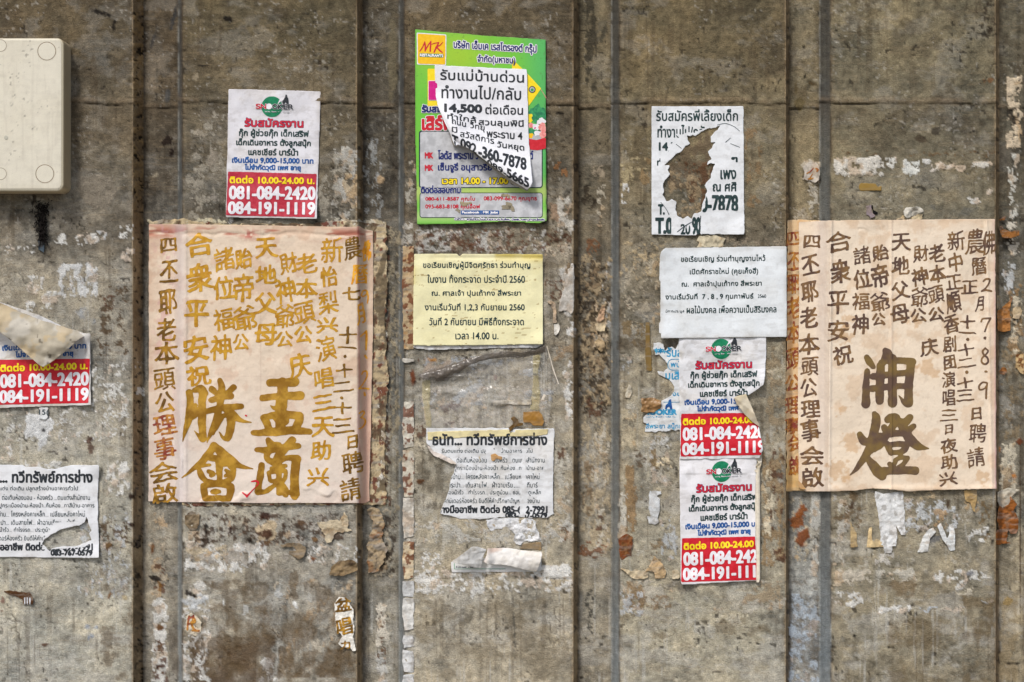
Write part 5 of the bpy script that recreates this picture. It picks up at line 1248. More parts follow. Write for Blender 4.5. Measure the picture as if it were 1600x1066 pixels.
SHENG = [[(335, 235, 18), (342, 300, 22), (335, 400, 24), (315, 480, 16), (290, 578, 2)], [(372, 222, 16), (415, 212, 24), (440, 240, 24)], [(430, 230, 25), (425, 330, 23), (425, 460, 24), (433, 560, 20)], [(430, 560, 20), (400, 535, 9), (366, 500, 2)], [(380, 325, 12), (350, 380, 12), (330, 410, 8)], [(405, 345, 10), (380, 390, 14), (350, 420, 10)],
  [(490, 212, 18), (515, 235, 18)], [(550, 155, 16), (560, 190, 20), (556, 260, 20), (545, 340, 20), (520, 430, 18), (488, 510, 14), (458, 586, 2)], [(645, 200, 17), (610, 232, 17), (575, 262, 14)], [(490, 290, 18), (545, 272, 17), (628, 262, 17)], [(455, 368, 16), (560, 345, 20), (695, 334, 17)], [(585, 350, 20), (640, 395, 26), (690, 430, 14), (768, 446, 2)], [(520, 420, 14), (590, 395, 14), (625, 410, 22)], [(622, 405, 24), (625, 470, 25), (605, 548, 22)], [(605, 552, 20), (575, 552, 12), (542, 510, 2)], [(575, 395, 10), (540, 450, 14), (500, 520, 10)]]
HUI = [[(505, 602, 20), (480, 650, 22), (430, 710, 20), (360, 770, 12), (284, 832, 2)], [(510, 605, 22), (560, 655, 28), (630, 715, 28), (700, 750, 14), (778, 766, 2)], [(480, 690, 18), (560, 700, 18), (620, 730, 20)], [(405, 770, 14), (420, 815, 20), (450, 848, 15)], [(425, 745, 12), (480, 738, 8)], [(450, 850, 13), (540, 860, 13), (620, 842, 16)], [(628, 745, 22), (645, 780, 16), (628, 835, 18)], [(535, 700, 18), (545, 770, 20), (545, 850, 14)], [(470, 785, 12), (500, 800, 16), (488, 815, 12)], [(590, 778, 10), (612, 800, 14), (585, 815, 9)], [(545, 742, 8), (600, 738, 8)],
  [(436, 885, 18), (440, 930, 22), (448, 970, 18)], [(436, 885, 16), (540, 876, 14), (615, 885, 20)], [(620, 888, 24), (622, 930, 22), (610, 970, 20)], [(450, 972, 18), (530, 970, 17), (610, 972, 18)], [(495, 925, 12), (520, 924, 17), (545, 924, 12)]]
YU = [[(95, 170, 22), (180, 168, 24), (270, 165, 26)], [(45, 275, 20), (150, 264, 20), (308, 258, 26)], [(185, 170, 32), (182, 260, 32), (175, 340, 34)], [(165, 350, 20), (130, 345, 12), (98, 325, 2)], [(52, 410, 18), (75, 450, 22), (95, 500, 20)], [(55, 408, 18), (180, 388, 22), (292, 398, 22)], [(305, 400, 24), (300, 430, 26), (270, 500, 22)], [(135, 400, 24), (160, 440, 22), (150, 495, 16)], [(200, 395, 20), (205, 440, 18), (165, 470, 12)], [(-18, 518, 16), (100, 512, 24), (240, 500, 24), (372, 510, 18)]]
LAN = [[(85, 568, 18), (112, 600, 22), (165, 595, 10)], [(112, 610, 22), (75, 670, 20), (90, 715, 16)], [(252, 566, 22), (205, 620, 24), (160, 670, 22), (120, 720, 12)], [(8, 635, 16), (90, 635, 20), (200, 618, 20), (292, 608, 18)], [(85, 705, 18), (130, 722, 20), (190, 700, 16)], [(38, 740, 18), (28, 830, 20), (12, 920, 20)], [(12, 925, 22), (60, 925, 14), (100, 895, 8)], [(195, 695, 16), (240, 690, 16), (285, 700, 26)], [(278, 710, 28), (268, 820, 26), (270, 940, 30)], [(270, 955, 24), (235, 930, 12)], [(110, 765, 12), (160, 755, 14), (205, 745, 12)], [(160, 715, 18), (158, 820, 17), (162, 930, 18)], [(160, 935, 16), (205, 925, 20), (205, 945, 18)], [(88, 795, 12), (140, 785, 14), (200, 782, 14), (205, 820, 12), (190, 850, 12)], [(88, 795, 12), (95, 830, 12), (110, 850, 12), (190, 845, 10)], [(140, 870, 12), (105, 900, 12), (80, 925, 8)], [(178, 865, 10), (205, 900, 12), (215, 930, 10)]]
for nm, st, ox in (('SHENG', SHENG, 220), ('HUI', HUI, 220), ('YU', YU, 400), ('LAN', LAN, 400)):
    ink(r, 'painted_character', strokes([[(a, b, c * 1.16 + 1) for a, b, c in k] for k in st], 4.44, ox, 560), 'goldbig', lh, soft=2, warp=1.2, vary=.3, wear=.1, step=.6)
ink(r, 'red_ink_mark', strokes([[(765, 855, 4), (800, 852, 8), (815, 870, 5), (770, 920, 3), (735, 958, 8)], [(706, 932, 5), (730, 950, 7)], [(725, 395, 5), (735, 400, 5)]], 4.44, 220, 560), 'red', lh, lay=1, wear=.3)

r = thing('opera_poster', 'large cream pink poster with dark brown brush characters, at the right of the picture', 'poster', 1393, 768, 'painted temple opera posters')
OLD = [(1230.5, 345), (1250, 343), (1300, 346), (1300, 762), (1262, 767), (1229, 768), (1229, 620), (1230, 480)]
def rc(x, y):
    c = calli_sheet((233, 217, 195), (236, 222, 202), (204, 168, 130), 480, 1231, 344, 1556, 766)(x, y)
    c = mix(c, lin((198, 140, 160)), np.exp(-(1557 - x) / 3.) * .6)
    c = mix(c, lin((226, 216, 208)), np.exp(-((x - 1284) / 12.) ** 2) * .6)  # shading of the channel slope painted into the paper colour
    for (sx, sy, rr) in ((1330, 690, 14), (1310, 735, 16), (1315, 640, 9), (1325, 525, 12), (1448, 575, 14), (1535, 745, 9), (1328, 500, 10), (1430, 500, 12)):
        d = np.hypot(x - sx, y - sy) / rr + (fbm(x, y, 7, 482, 3) - .5) * 1.6
        c = mix(c, lin((196, 152, 98)), (1 - sst(d, .6, 1.1)) * .5)
    return c
def rh(x, y):
    x = np.asarray(x, float); y = np.asarray(y, float)
    b = 5.0 + (fbm(x, y, 70, 491, 3) - .5) * 2.6 + (fbm(x, y, 16, 492, 3) - .5) * .5
    b += 2.0 * (vn(x, y, 38, 496, 110) - .5) + 1.6 * np.exp(-((x - 1393) / 2.) ** 2)
    b += 3.0 * np.exp(-((x - 1297 + (y - 550) * .01) / 2.2) ** 2) - 1.4 * np.exp(-((x - 1288) / 3) ** 2)
    b += 3.0 * np.exp(-((y - 765) / 6) ** 2) * sst(vn(x, y * 0, 40, 493), .3, .7)
    b += 1.6 * np.exp(-((x - 1546 - .02 * (y - 550)) / 2) ** 2)
    b -= 1.5 * np.exp(-((np.hypot(x - 1345, y - 372) - 14) / 1.5) ** 2) * (y < 372) * (x > 1340)
    return np.maximum(b, 4.0) + paper_profile(x)
def oh(x, y): return np.asarray(rh(x, y) - 2.4)
sheet(r, 'older_layer', [tear(OLD, .6, 3420, 2)], oh, lambda x, y: mix(tone((226, 196, 154), 494, .06, .5, (216, 160, 96), 30, dirt=.3)(x, y), lin((206, 168, 88)), np.exp(-((y - 745) / 30) ** 2) * .5), M['poster'], step=1.4, label='strip of an older yellowed copy showing at the left edge')
calli(r, oh, [('四', 1240.5, 373, 22, 22), ('丕', 1241, 408, 22, 28), ('耶', 1240, 444, 22, 30), ('老', 1241, 481, 24, 34), ('本', 1240.5, 520, 24, 34), ('頭', 1240, 561, 22, 32), ('公', 1239, 598.6, 24, 26), ('理', 1239, 633.5, 24, 26), ('事', 1239, 665, 24, 26), ('会', 1241, 692, 20, 26), ('啟', 1241, 728, 18, 30)], 'goldred', 1.7)
RPp = [(1248.5, 347), (1275, 346), (1296, 344.5), (1400, 343.5), (1480, 342.5), (1554.5, 342.5), (1555.5, 450), (1556, 600), (1557, 764), (1520, 765), (1450, 766), (1420, 768), (1364, 763), (1335, 767), (1294, 768), (1258, 768), (1248, 758), (1246.5, 620), (1248.5, 480)]
sheet(r, 'sheet', [tear(RPp, .5, 3421, 3, 16)], rh, rc, M['poster'], step=1.4)
sheet(r, 'curled_corner', [tear([(1247, 750), (1254, 757), (1260, 765), (1250, 764), (1247, 758)], .4, 3422, 1)], lambda x, y: rh(x, y) + 2.5, tone((200, 160, 110), 495, .1, .4), M['poster'], step=.9)
calli(r, rh, [('四', 1268.5, 377.5, 25, 20), ('丕', 1266, 414, 27, 29), ('耶', 1265, 456, 25, 31), ('老', 1264, 496, 27, 33), ('本', 1264, 538, 33, 33), ('頭', 1265, 572.7, 27, 29), ('公', 1264, 606, 25, 29), ('理', 1266, 639, 30, 27), ('事', 1266, 673, 30, 35), ('会', 1268.5, 712, 38, 29), ('啟', 1268.5, 746, 36, 31)], 'brown', 1.7)
calli(r, rh, [('合', 1310.6, 377.5, 40, 32), ('衆', 1313, 424, 31, 37), ('平', 1309.5, 473.5, 33, 37), ('安', 1309.5, 516.6, 33, 33), ('祝', 1317, 554.6, 30, 29), ('諸', 1347, 399, 27, 27), ('位', 1347, 435.7, 27, 30), ('福', 1345, 471, 27, 27), ('神', 1344, 507, 26, 31), ('貽', 1376, 395, 25, 25), ('帝', 1375, 431, 26, 37), ('爺', 1375, 472, 30, 29), ('公', 1373, 499, 21, 20)], 'brown', 1.5)
calli(r, rh, [('天', 1408, 378.5, 29, 27), ('地', 1407, 415, 27, 29), ('父', 1407, 454, 28, 28), ('母', 1406, 490.7, 28, 29), ('財', 1439, 396, 24, 26), ('神', 1437, 432.5, 25, 28), ('爺', 1437, 464, 27, 31), ('公', 1435, 493, 24, 22), ('老', 1464, 396, 25, 28), ('本', 1465, 428, 26, 28), ('頭', 1463, 460.5, 25, 27), ('公', 1463, 490.7, 24, 23), ('庆', 1452, 542.5, 28, 27)], 'brown', 1.5)
calli(r, rh, [('新', 1494, 376, 27, 31), ('中', 1493, 410, 21, 29), ('正', 1491, 441, 25, 23), ('順', 1490, 472, 23, 33), ('香', 1487, 506, 25, 29), ('剧', 1483.5, 538, 21, 25), ('团', 1484, 566, 18, 21), ('演', 1482.5, 593, 21, 25), ('唱', 1482.5, 622, 20, 25), ('三', 1482.5, 649, 27, 17), ('日', 1482.5, 670.6, 12, 15), ('夜', 1482.5, 696.5, 26, 23), ('助', 1482.5, 722, 25, 23), ('兴', 1481, 748, 27, 21)], 'brown', 1.35)
calli(r, rh, [('農', 1523.5, 377.5, 27, 39), ('曆', 1530, 416, 25, 27), ('正', 1515, 448.6, 25, 21), ('月', 1531, 474.5, 12, 23), ('十', 1511.5, 503.6, 24, 22), ('一', 1511, 520, 26, 2), ('.', 1512, 530.6, 6, 5), ('十', 1509.5, 547, 26, 20), ('二', 1509.5, 567, 27, 13), ('.', 1510.6, 581.7, 5, 5), ('十', 1508, 598.5, 26, 17), ('三', 1508, 617.7, 26, 17), ('日', 1526, 646, 15, 19), ('聘', 1527.5, 677, 27, 30), ('請', 1525, 714.5, 27, 30), ('佛', 1545, 379.6, 21, 38), ('.', 1539, 528.4, 5, 5), ('.', 1540.6, 580.5, 5, 4)], 'brown', 1.35)
for st in ([[(725, 508, 6), (745, 492, 7), (772, 496, 7), (762, 530, 6), (738, 562, 6), (712, 580, 6)], [(712, 580, 6), (745, 572, 7), (784, 580, 7)]], [[(710, 800, 7), (722, 780, 6), (778, 776, 7)], [(778, 776, 7), (755, 820, 6), (736, 872, 6)]]):
    ink(r, 'painted_digit', strokes(st, 4.636, 1380, 330), 'brown', rh)
for st in ([[(708, 18, 6), (690, 40, 7), (700, 66, 7), (722, 84, 7), (728, 112, 7), (708, 130, 7), (684, 116, 7), (686, 88, 6), (712, 62, 6), (728, 38, 6), (708, 18, 5)]], [[(718, 258, 6), (690, 256, 6), (666, 280, 7), (670, 306, 6), (700, 300, 5), (718, 276, 5)], [(722, 262, 6), (716, 310, 7), (714, 366, 7)]]):
    ink(r, 'painted_digit', strokes(st, 4.44, 1380, 540), 'brown', rh)
KAI = [[(1354, 558, 4), (1359, 566, 5), (1364, 573, 4)], [(1383, 547, 3.6), (1387, 555, 7.5), (1380, 566, 5), (1375, 574, 4)], [(1376, 572, 6), (1375, 600, 6), (1374.5, 626, 6)], [(1355, 580, 4), (1353, 605, 5), (1353, 631, 6.4)], [(1394.5, 560, 6.4), (1394.5, 600, 6.2), (1394.5, 630, 6.6)], [(1424, 566, 6), (1420, 600, 6.2), (1419.5, 630, 6.6)], [(1418, 632, 5), (1411, 627, 3), (1404, 618, .6)], [(1376, 566, 3.4), (1395, 563, 4), (1426, 565, 5.4)], [(1364, 588.5, 4.6), (1385, 586, 4.6), (1410, 583, 4.2), (1418, 582, 4)], [(1362, 607.5, 4.6), (1385, 605, 4.6), (1418, 602.5, 4.2)]]
DENG = [[(1343.5, 679, 4.6), (1348, 688, 6), (1355, 692, 5)], [(1355, 692, 5), (1358, 684, 2), (1360, 670, .5)], [(1376, 680, 4), (1372, 692, 5), (1362, 708, 1)], [(1367, 647, 4), (1369, 656, 6.4), (1365, 680, 6.2), (1359, 700, 6), (1350, 716, 5), (1339, 731, 3.4), (1328, 743, .7)], [(1355, 714, 3), (1362, 724, 6), (1372, 737, 8), (1378, 743, 7)],
  [(1387, 656, 5), (1393, 652, 5.6), (1401, 654, 5.6), (1396, 664, 5.6), (1388, 676, 5), (1378, 694, 4), (1367, 706, .8)], [(1381, 668, 4.6), (1386, 676, 4.6)], [(1422, 652, 4.6), (1414, 660, 6), (1404, 658, 5)], [(1404, 658, 5), (1412, 670, 6.4), (1422, 686, 7), (1434, 697, 6), (1451, 701, .7)], [(1428, 666, 4), (1420, 672, 5), (1414, 676, 4)], [(1382, 679.6, 4.6), (1396, 677.5, 5), (1412, 677, 4.6)], [(1386, 693, 4.2), (1389, 701, 4.6), (1393, 708, 4)], [(1388, 696, 4), (1402, 694, 4), (1416, 694.5, 4.4)], [(1417, 696, 4.4), (1413, 703, 4.6), (1405, 708, 4)], [(1391, 707, 3.6), (1400, 707, 3.6), (1408, 706, 3.6)],
  [(1390, 725, 3.4), (1395, 728, 3.4), (1400, 719, 3)], [(1398, 719, 3), (1408, 715, 3.2), (1418, 716, 3.6)], [(1417, 717, 3.6), (1411, 726, 3.4), (1403, 732, 4)], [(1382, 736, 6), (1400, 735.5, 5.6), (1420, 735, 5.6), (1430, 736, 6)]]
for st in (KAI, DENG):
    ink(r, 'painted_character', strokes([[(a, b, c * 1.12) for a, b, c in k] for k in st]), 'brownbig', rh, soft=2, warp=1.0, vary=.3, wear=.1, step=.6)

# ---------------------------------------------------------------- 9. cream folded paper, clear plastic, tapes and scraps
r = thing('folded_paper', 'white sheet folded over itself in two flaps, low on the middle panel', 'paper', 776, 894)
sheet(r, 'sheet', [tear([(705, 878), (730, 876), (846, 862), (846.5, 892), (830, 893.5), (705.5, 894.5)], .4, 3500, 3)], lambda x, y: 2.4 + 0 * x, tone((226, 228, 228), 3501, .02, .05), M['paper'])
ink(r, 'border_line', [rect(710, 888.6, 790, 889.4), rect(709.5, 880, 710.3, 889.4)], 'leaf', lambda x, y: 2.4 + 0 * x, soft=0)
text(r, 'สำนักงานเขต บางรัก', (712, 884.4, 740, 887.6), 'thin', lambda x, y: 2.4 + 0 * x, .1)
def fh1(x, y): return 6 + 9 * sst(879 - (x - 705) * .0, y - 26, y + 0) + 5 * np.sin(np.clip((x - 706) / 50., 0, 1) * 3.1) + (fbm(x, y, 12, 3502, 3) - .5) * 3
sheet(r, 'flap', [tear([(705.5, 878), (722, 866), (738, 854), (746, 854.5), (760, 859), (756, 868), (752, 884), (751, 888), (740, 886), (722, 882)], .4, 3503, 2)], fh1, lambda x, y: mix(tone((212, 213, 212), 3504, .10, .2, sc=14, dirt=.4)(x, y), lin((150, 150, 148)), sst(fbm(x, y, 20, 3509, 3), .5, .7) * .35), M['paper'], step=1.1, thick=.8, back=(200, 200, 198))
def fh2(x, y): return 5 + 11 * np.sin(np.clip((y - 855) / 42., 0, 1) * 3.0) * (.6 + .4 * sst(x, 770, 840)) + 6 * np.exp(-((x - 762) / 7) ** 2) + (fbm(x, y, 16, 3505, 3) - .5) * 3
sheet(r, 'flap', [tear([(762, 857), (793, 856), (806, 858), (815, 860), (846.5, 862.5), (847, 868), (843, 884), (838, 894), (810, 888), (790, 883), (762, 882), (756, 878), (760, 868)], .4, 3506, 2)], fh2, lambda x, y: mix(tone((228, 226, 222), 3507, .04, .15, sc=20, dirt=.2)(x, y), lin((196, 160, 136)), np.exp(-((x - 770) / 14) ** 2) * sst(vn(x, y, 12, 3508), .4, .8) * .6), M['paper'], step=1.1, thick=.8, back=(214, 212, 208))

mpl, nt, b = new_mat('clear_plastic_film')
b.inputs['Base Color'].default_value = (.86, .84, .78, 1); b.inputs['Roughness'].default_value = .12
b.inputs['Alpha'].default_value = .16; b.inputs['Specular IOR Level'].default_value = 1.0
tcn = N(nt, 'ShaderNodeNewGeometry').outputs['Position']; nn, rr_ = grain(nt, tcn, 60, .06, .30); nt.links.new(rr_.outputs[0], b.inputs['Alpha'])
mtp, nt, b = new_mat('aged_clear_tape')
b.inputs['Base Color'].default_value = (.55, .47, .22, 1); b.inputs['Roughness'].default_value = .25; b.inputs['Alpha'].default_value = .38
mdk, nt, b = new_mat('grimy_plastic_fold')
b.inputs['Base Color'].default_value = (.125, .105, .085, 1); b.inputs['Roughness'].default_value = .3; b.inputs['Specular IOR Level'].default_value = .7
tcn = N(nt, 'ShaderNodeNewGeometry').outputs['Position']; nn, rr_ = grain(nt, tcn, 45, .75, 1.0); nt.links.new(rr_.outputs[0], b.inputs['Alpha'])
S55 = lambda pts: [(x / 5.714 + 620, y / 5.714 + 530) for x, y in pts]
r = thing('plastic_film', 'wrinkled clear plastic film with a grimy rolled top, below the yellow notice', 'plastic film', 762, 672)
def ph(x, y): return 3.2 + (fbm(x, y, 34, 511, 4, sy=13) - .5) * 10 * (1 - sst(y, 600, 660)) + (fbm(x, y, 9, 512, 2) - .5) * .8
def white(rgb): return lambda x, y: np.broadcast_to(lin(rgb), x.shape + (3,)) * 1.0
def ph2(x, y): return np.maximum(ph(x, y), 2.0)
sheet(r, 'film', [tear(S55([(235, 350), (480, 280), (640, 220), (800, 160), (1000, 130), (1250, 140), (1300, 300), (1290, 540), (1380, 590), (1350, 780), (800, 790), (260, 790), (232, 560)]), .8, 3510, 2)], ph2, white((200, 200, 200)), mpl, step=1.5, thick=.3)
def pk(x, y):
    yc = 590 - 42 * sst(x, 655, 800) - 4 * sst(x, 800, 850)
    t = np.clip((y - yc + 9) / 17., 0, 1)
    return 4 + 7 * np.sqrt(4 * t * (1 - t) + 1e-4) + (fbm(x, y, 8, 513, 3) - .5) * 3
sheet(r, 'rolled_fold', [tear(S55([(190, 318), (300, 280), (430, 250), (560, 200), (680, 160), (850, 120), (1000, 110), (1110, 118), (1230, 100), (1330, 55), (1345, 110), (1240, 140), (1120, 165), (960, 165), (860, 175), (740, 200), (640, 240), (560, 300), (480, 350), (400, 375), (350, 375), (330, 330), (235, 365)]), .6, 3511, 1.5)], pk, white((90, 80, 70)), mdk, step=1.1, thick=.5, label='dark grimy roll along the top of the film')
def pr(x, y): return 5 + 12 * np.exp(-((x - 858 + (y - 560) * .05) / 7) ** 2) + 4 * np.sin(x * .9)
sheet(r, 'lifted_edge', [tear(S55([(1340, 55), (1360, 130), (1390, 220), (1450, 390), (1450, 440), (1430, 480), (1350, 480), (1400, 560), (1370, 605), (1280, 600), (1270, 500), (1300, 400), (1310, 250), (1300, 130)]), .5, 3512, 1.5)], pr, white((210, 205, 190)), mpl, step=1.1, thick=.3, label='stiff clear edge standing off the wall')
for k, pts in enumerate([[(1338, 60), (1343, 60), (1398, 258), (1448, 400), (1441, 404), (1392, 272)], [(1290, 540), (1310, 490), (1330, 500), (1310, 545)]]):
    sheet(r, 'bright_crease', [np.array(S55(pts))], lambda x, y: 18 + 0 * x, tone((226, 216, 200), 514, .03), M['paper'], step=.6, thick=.5)
for k, pts in enumerate([[(228, 375), (300, 365), (300, 470), (296, 620), (310, 690), (308, 790), (262, 780), (244, 640), (226, 500)], [(1215, 150), (1290, 130), (1260, 300), (1280, 480), (1270, 640), (1190, 630), (1215, 400)]]):
    sheet(r, 'tape_strip', [tear(S55(pts), .5, 3520 + k, 2)], lambda x, y: ph2(x, y) + 1, white((200, 190, 140)), mtp, step=1.5, thick=.3)
sheet(r, 'tape_strip', [tear(S55([(864, 550), (980, 545), (1080, 548), (1110, 540), (1205, 536), (1206, 585), (1080, 586), (864, 584)]), .6, 3523, 1.5)], lambda x, y: ph2(x, y) + 1.6, tone((196, 190, 178), 515, .1, .3, sc=10, dirt=.5), M['scrap'], step=1.1, thick=.4, label='short whitish strip of tape')

def scrap(name, label, cat, pts, rgb, seed, h=2.2, amp=.9, crumple=2.0, stain=.35, st_rgb=(176, 138, 88), mat='scrap', group='torn scraps stuck to the wall', step=1.1, ch=True, thick=1.2, hf=None, dirt=.35, fn=None):
    if rgb[0] - rgb[2] > 70: rgb = tuple(v * .84 for v in rgb); st_rgb = tuple(v * .84 for v in st_rgb)
    elif min(rgb) > 195: rgb = tuple(min(240, v * 1.07) for v in rgb)
    P = np.array(pts, float)
    t = thing(name, label, cat, P[:, 0].mean(), P[:, 1].max(), group)
    if hf is None:
        hf = lambda x, y: np.maximum(h + (fbm(x, y, 9, seed, 3) - .5) * crumple * 1.6, .9) + (paper_profile(np.asarray(x, float)) if ch else 0)
    cf = tone(rgb, seed + 1, .10, stain, st_rgb, 14, dirt)
    sheet(t, 'paper', [tear(P, amp, 4000 + seed, 1.4, 5)], hf, fn or cf, M[mat], step=step, thick=thick)
    return t, hf
DGR = lambda s, ox, oy, p: [(x / s + ox, y / s + oy) for x, y in p]
q = lambda p: DGR(3.484, 1220, 760, p)
scrap('paper_scrap', 'wide white strip torn to points, hanging below the right hand pink poster', 'paper scrap', q([(508, 28), (560, 40), (665, 30), (672, 100), (678, 270), (655, 262), (640, 235), (626, 205), (636, 260), (628, 325), (606, 330), (604, 366), (568, 366), (556, 325), (545, 320), (540, 240), (530, 150), (518, 80)]), (206, 208, 208), 601, stain=.12, dirt=.5, crumple=1.2)
scrap('paper_scrap', 'narrow ochre sliver with a pointed top, left of the yellow stained scrap', 'paper scrap', q([(378, 180), (392, 222), (412, 250), (418, 330), (380, 334)]), (214, 188, 140), 602, amp=.5)
scrap('paper_scrap', 'small ochre and cream scrap torn like two teeth, beside the wide white strip', 'paper scrap', q([(480, 225), (498, 222), (494, 290), (505, 300), (520, 285), (532, 290), (545, 300), (560, 305), (588, 295), (588, 330), (466, 332)]), (220, 196, 150), 603, amp=.5)
scrap('paper_scrap', 'crooked white scrap shaped like a boot, left of the pair of slanting ones', 'paper scrap', q([(742, 360), (765, 300), (776, 268), (806, 234), (830, 226), (846, 246), (812, 285), (800, 356)]), (206, 208, 206), 604, amp=.5)
scrap('paper_scrap', 'slanting white scrap split at the top into two prongs', 'paper scrap', q([(850, 215), (872, 200), (888, 240), (905, 285), (918, 260), (915, 215), (936, 202), (948, 250), (948, 350), (920, 352), (905, 320), (880, 290)]), (202, 206, 206), 605, amp=.5)
scrap('paper_scrap', 'curled ochre scrap hanging from the bottom right of the pink poster', 'paper scrap', q([(996, 20), (1068, 20), (1066, 80), (1056, 140), (1044, 130), (1032, 90), (1006, 80)]), (216, 184, 128), 606, amp=.7)
scrap('paper_scrap', 'thin folded white layers standing up just above the right hand pink poster', 'paper scrap', DGR(5.922, 1290, 180, [(720, 890), (745, 855), (870, 845), (905, 870), (915, 890), (830, 930), (750, 952), (728, 935)]), (202, 198, 186), 607, h=5, crumple=4)
scrap('paper_scrap', 'cream paper stub below the folded white layers, touching the pink poster', 'paper scrap', DGR(5.922, 1290, 180, [(720, 920), (745, 955), (900, 905), (898, 966), (640, 966), (690, 945)]), (206, 190, 156), 608)
t_, _h = scrap('soot_mark', 'black shiny fleck above the pink poster near the blue grey channel side', 'fleck', DGR(5.922, 1290, 180, [(425, 828), (438, 832), (445, 880), (486, 905), (484, 918), (455, 924), (436, 900)]), (20, 18, 20), 609, mat='scrap', stain=0, dirt=0, group=None)
scrap('paper_scrap', 'grey violet torn flake beside the black fleck above the pink poster', 'paper scrap', DGR(5.922, 1290, 180, [(370, 838), (425, 832), (436, 900), (460, 930), (410, 966), (405, 930), (376, 920)]), (140, 128, 132), 610, stain=.1)
q = lambda p: DGR(4.636, 1380, 330, p)
scrap('paper_scrap', 'rolled orange brown scrap beside the top right corner of the right hand pink poster', 'paper scrap', q([(842, 108), (860, 102), (880, 135), (920, 150), (985, 140), (988, 172), (930, 198), (862, 198), (848, 150)]), (168, 112, 56), 611, h=7, crumple=7, stain=.3, st_rgb=(206, 150, 90))
scrap('paper_scrap', 'small orange flake above the rolled orange scrap', 'paper scrap', q([(840, 58), (880, 40), (896, 46), (880, 66), (850, 70)]), (160, 104, 54), 612)
scrap('paper_scrap', 'orange peel with a long upward spike, right of the pink poster edge', 'paper scrap', q([(828, 720), (862, 700), (900, 665), (930, 612), (936, 630), (915, 720), (922, 790), (918, 868), (880, 878), (830, 870)]), (192, 132, 72), 613, h=3, crumple=4, stain=.4, st_rgb=(226, 160, 96))
scrap('paper_scrap', 'grey card tag with small round punched spots, beside the orange spike', 'paper scrap', q([(822, 612), (850, 612), (848, 690), (824, 712)]), (150, 136, 108), 614, amp=.3, crumple=.6)
scrap('paper_scrap', 'pale paper flake with a brown brush mark on the far right channel', 'paper scrap', q([(935, 702), (990, 690), (1004, 730), (990, 780), (940, 775)]), (200, 180, 146), 615)
q = lambda p: DGR(4.44, 1380, 540, p)
scrap('paper_scrap', 'small round orange blister right of the pink poster, halfway down', 'paper scrap', q([(800, 180), (826, 150), (852, 158), (862, 182), (840, 206), (812, 200)]), (190, 128, 72), 616, h=3.5, crumple=4)
scrap('paper_scrap', 'torn paper with a brown painted stroke at the right border of the picture', 'paper scrap', q([(918, 60), (976, 55), (978, 200), (950, 190), (922, 150)]), (196, 166, 118), 617, fn=lambda x, y: mix(tone((200, 172, 126), 4617, .1, .4)(x, y), lin((116, 70, 36)), sst(fbm(x, y, 6, 4618, 3, sy=9), .56, .62) * .9))
q = lambda p: DGR(3.484, 1220, 760, p)
scrap('paper_scrap', 'jagged rust orange patch on the channel at the right border, below the pink poster', 'paper scrap', q([(1172, 245), (1190, 230), (1182, 180), (1190, 110), (1215, 120), (1225, 105), (1245, 95), (1250, 55), (1272, 80), (1285, 100), (1270, 130), (1295, 180), (1286, 260), (1255, 262), (1240, 240), (1225, 300), (1262, 312), (1174, 318)]), (166, 100, 46), 618, amp=1.4, stain=.4, st_rgb=(196, 128, 66), crumple=3)
scrap('paper_scrap', 'pale curled fragment standing above the jagged rust patch', 'paper scrap', q([(1180, 30), (1240, 10), (1300, 20), (1262, 50), (1240, 100), (1200, 120), (1182, 90)]), (198, 192, 176), 619)
scrap('yellow_tape', 'short strip of yellow tape on the upper right panel, below the line of white flakes', 'tape', DGR(5.922, 1290, 180, [(312, 640), (330, 628), (465, 634), (470, 650), (490, 668), (505, 655), (520, 660), (518, 698), (320, 700), (306, 670)]), (176, 142, 62), 620, amp=.3, crumple=.3, stain=.1, mat='board', group=None, dirt=.1)
t_, hh = scrap('paper_scrap', 'white scrap with a brown painted sign, on the channel above the right hand pink poster', 'paper scrap', DGR(5.922, 1180, 180, [(446, 480), (480, 450), (520, 432), (572, 445), (596, 470), (598, 560), (590, 600), (560, 630), (520, 612), (470, 600), (440, 590), (456, 540)]), (200, 192, 180), 621, crumple=1)
ink(t_, 'painted_mark', strokes([[(478, 540, 5), (510, 522, 6), (540, 490, 4)], [(560, 492, 6), (580, 505, 8), (570, 522, 6)], [(530, 545, 4), (505, 585, 6), (490, 592, 5)], [(490, 592, 6), (520, 590, 6), (538, 580, 4)]], 5.922, 1180, 180), 'goldred', lambda x, y: hh(x, y) + .2)
q = lambda p: DGR(4.44, 840, 400, p)
scrap('brown_tape', 'crumpled square of brown packing tape beside the blue poster remains', 'tape', DGR(5.076, 990, 520, [(62, 520), (130, 516), (165, 518), (222, 545), (216, 600), (160, 628), (110, 635), (62, 630)]), (176, 134, 84), 622, h=5.0, crumple=4, stain=.5, st_rgb=(206, 166, 116), mat='board', group=None, dirt=.1)
scrap('paper_curl', 'long flesh coloured paper curl on the middle channel', 'paper scrap', q([(445, 345), (468, 345), (470, 390), (462, 440), (440, 458), (408, 456), (425, 410)]), (196, 164, 134), 623, h=4, crumple=4)
scrap('paper_curl', 'square cream paper stub just below the flesh coloured curl', 'paper scrap', q([(400, 470), (448, 462), (470, 480), (466, 525), (430, 532), (402, 512)]), (204, 188, 156), 624, h=3.4, crumple=3)
scrap('paper_curl', 'rounded beige flap lower on the middle channel, above the joint', 'paper scrap', q([(400, 590), (425, 568), (460, 590), (470, 640), (440, 664), (408, 640), (398, 615)]), (184, 162, 128), 625, h=3.4, crumple=3.4)
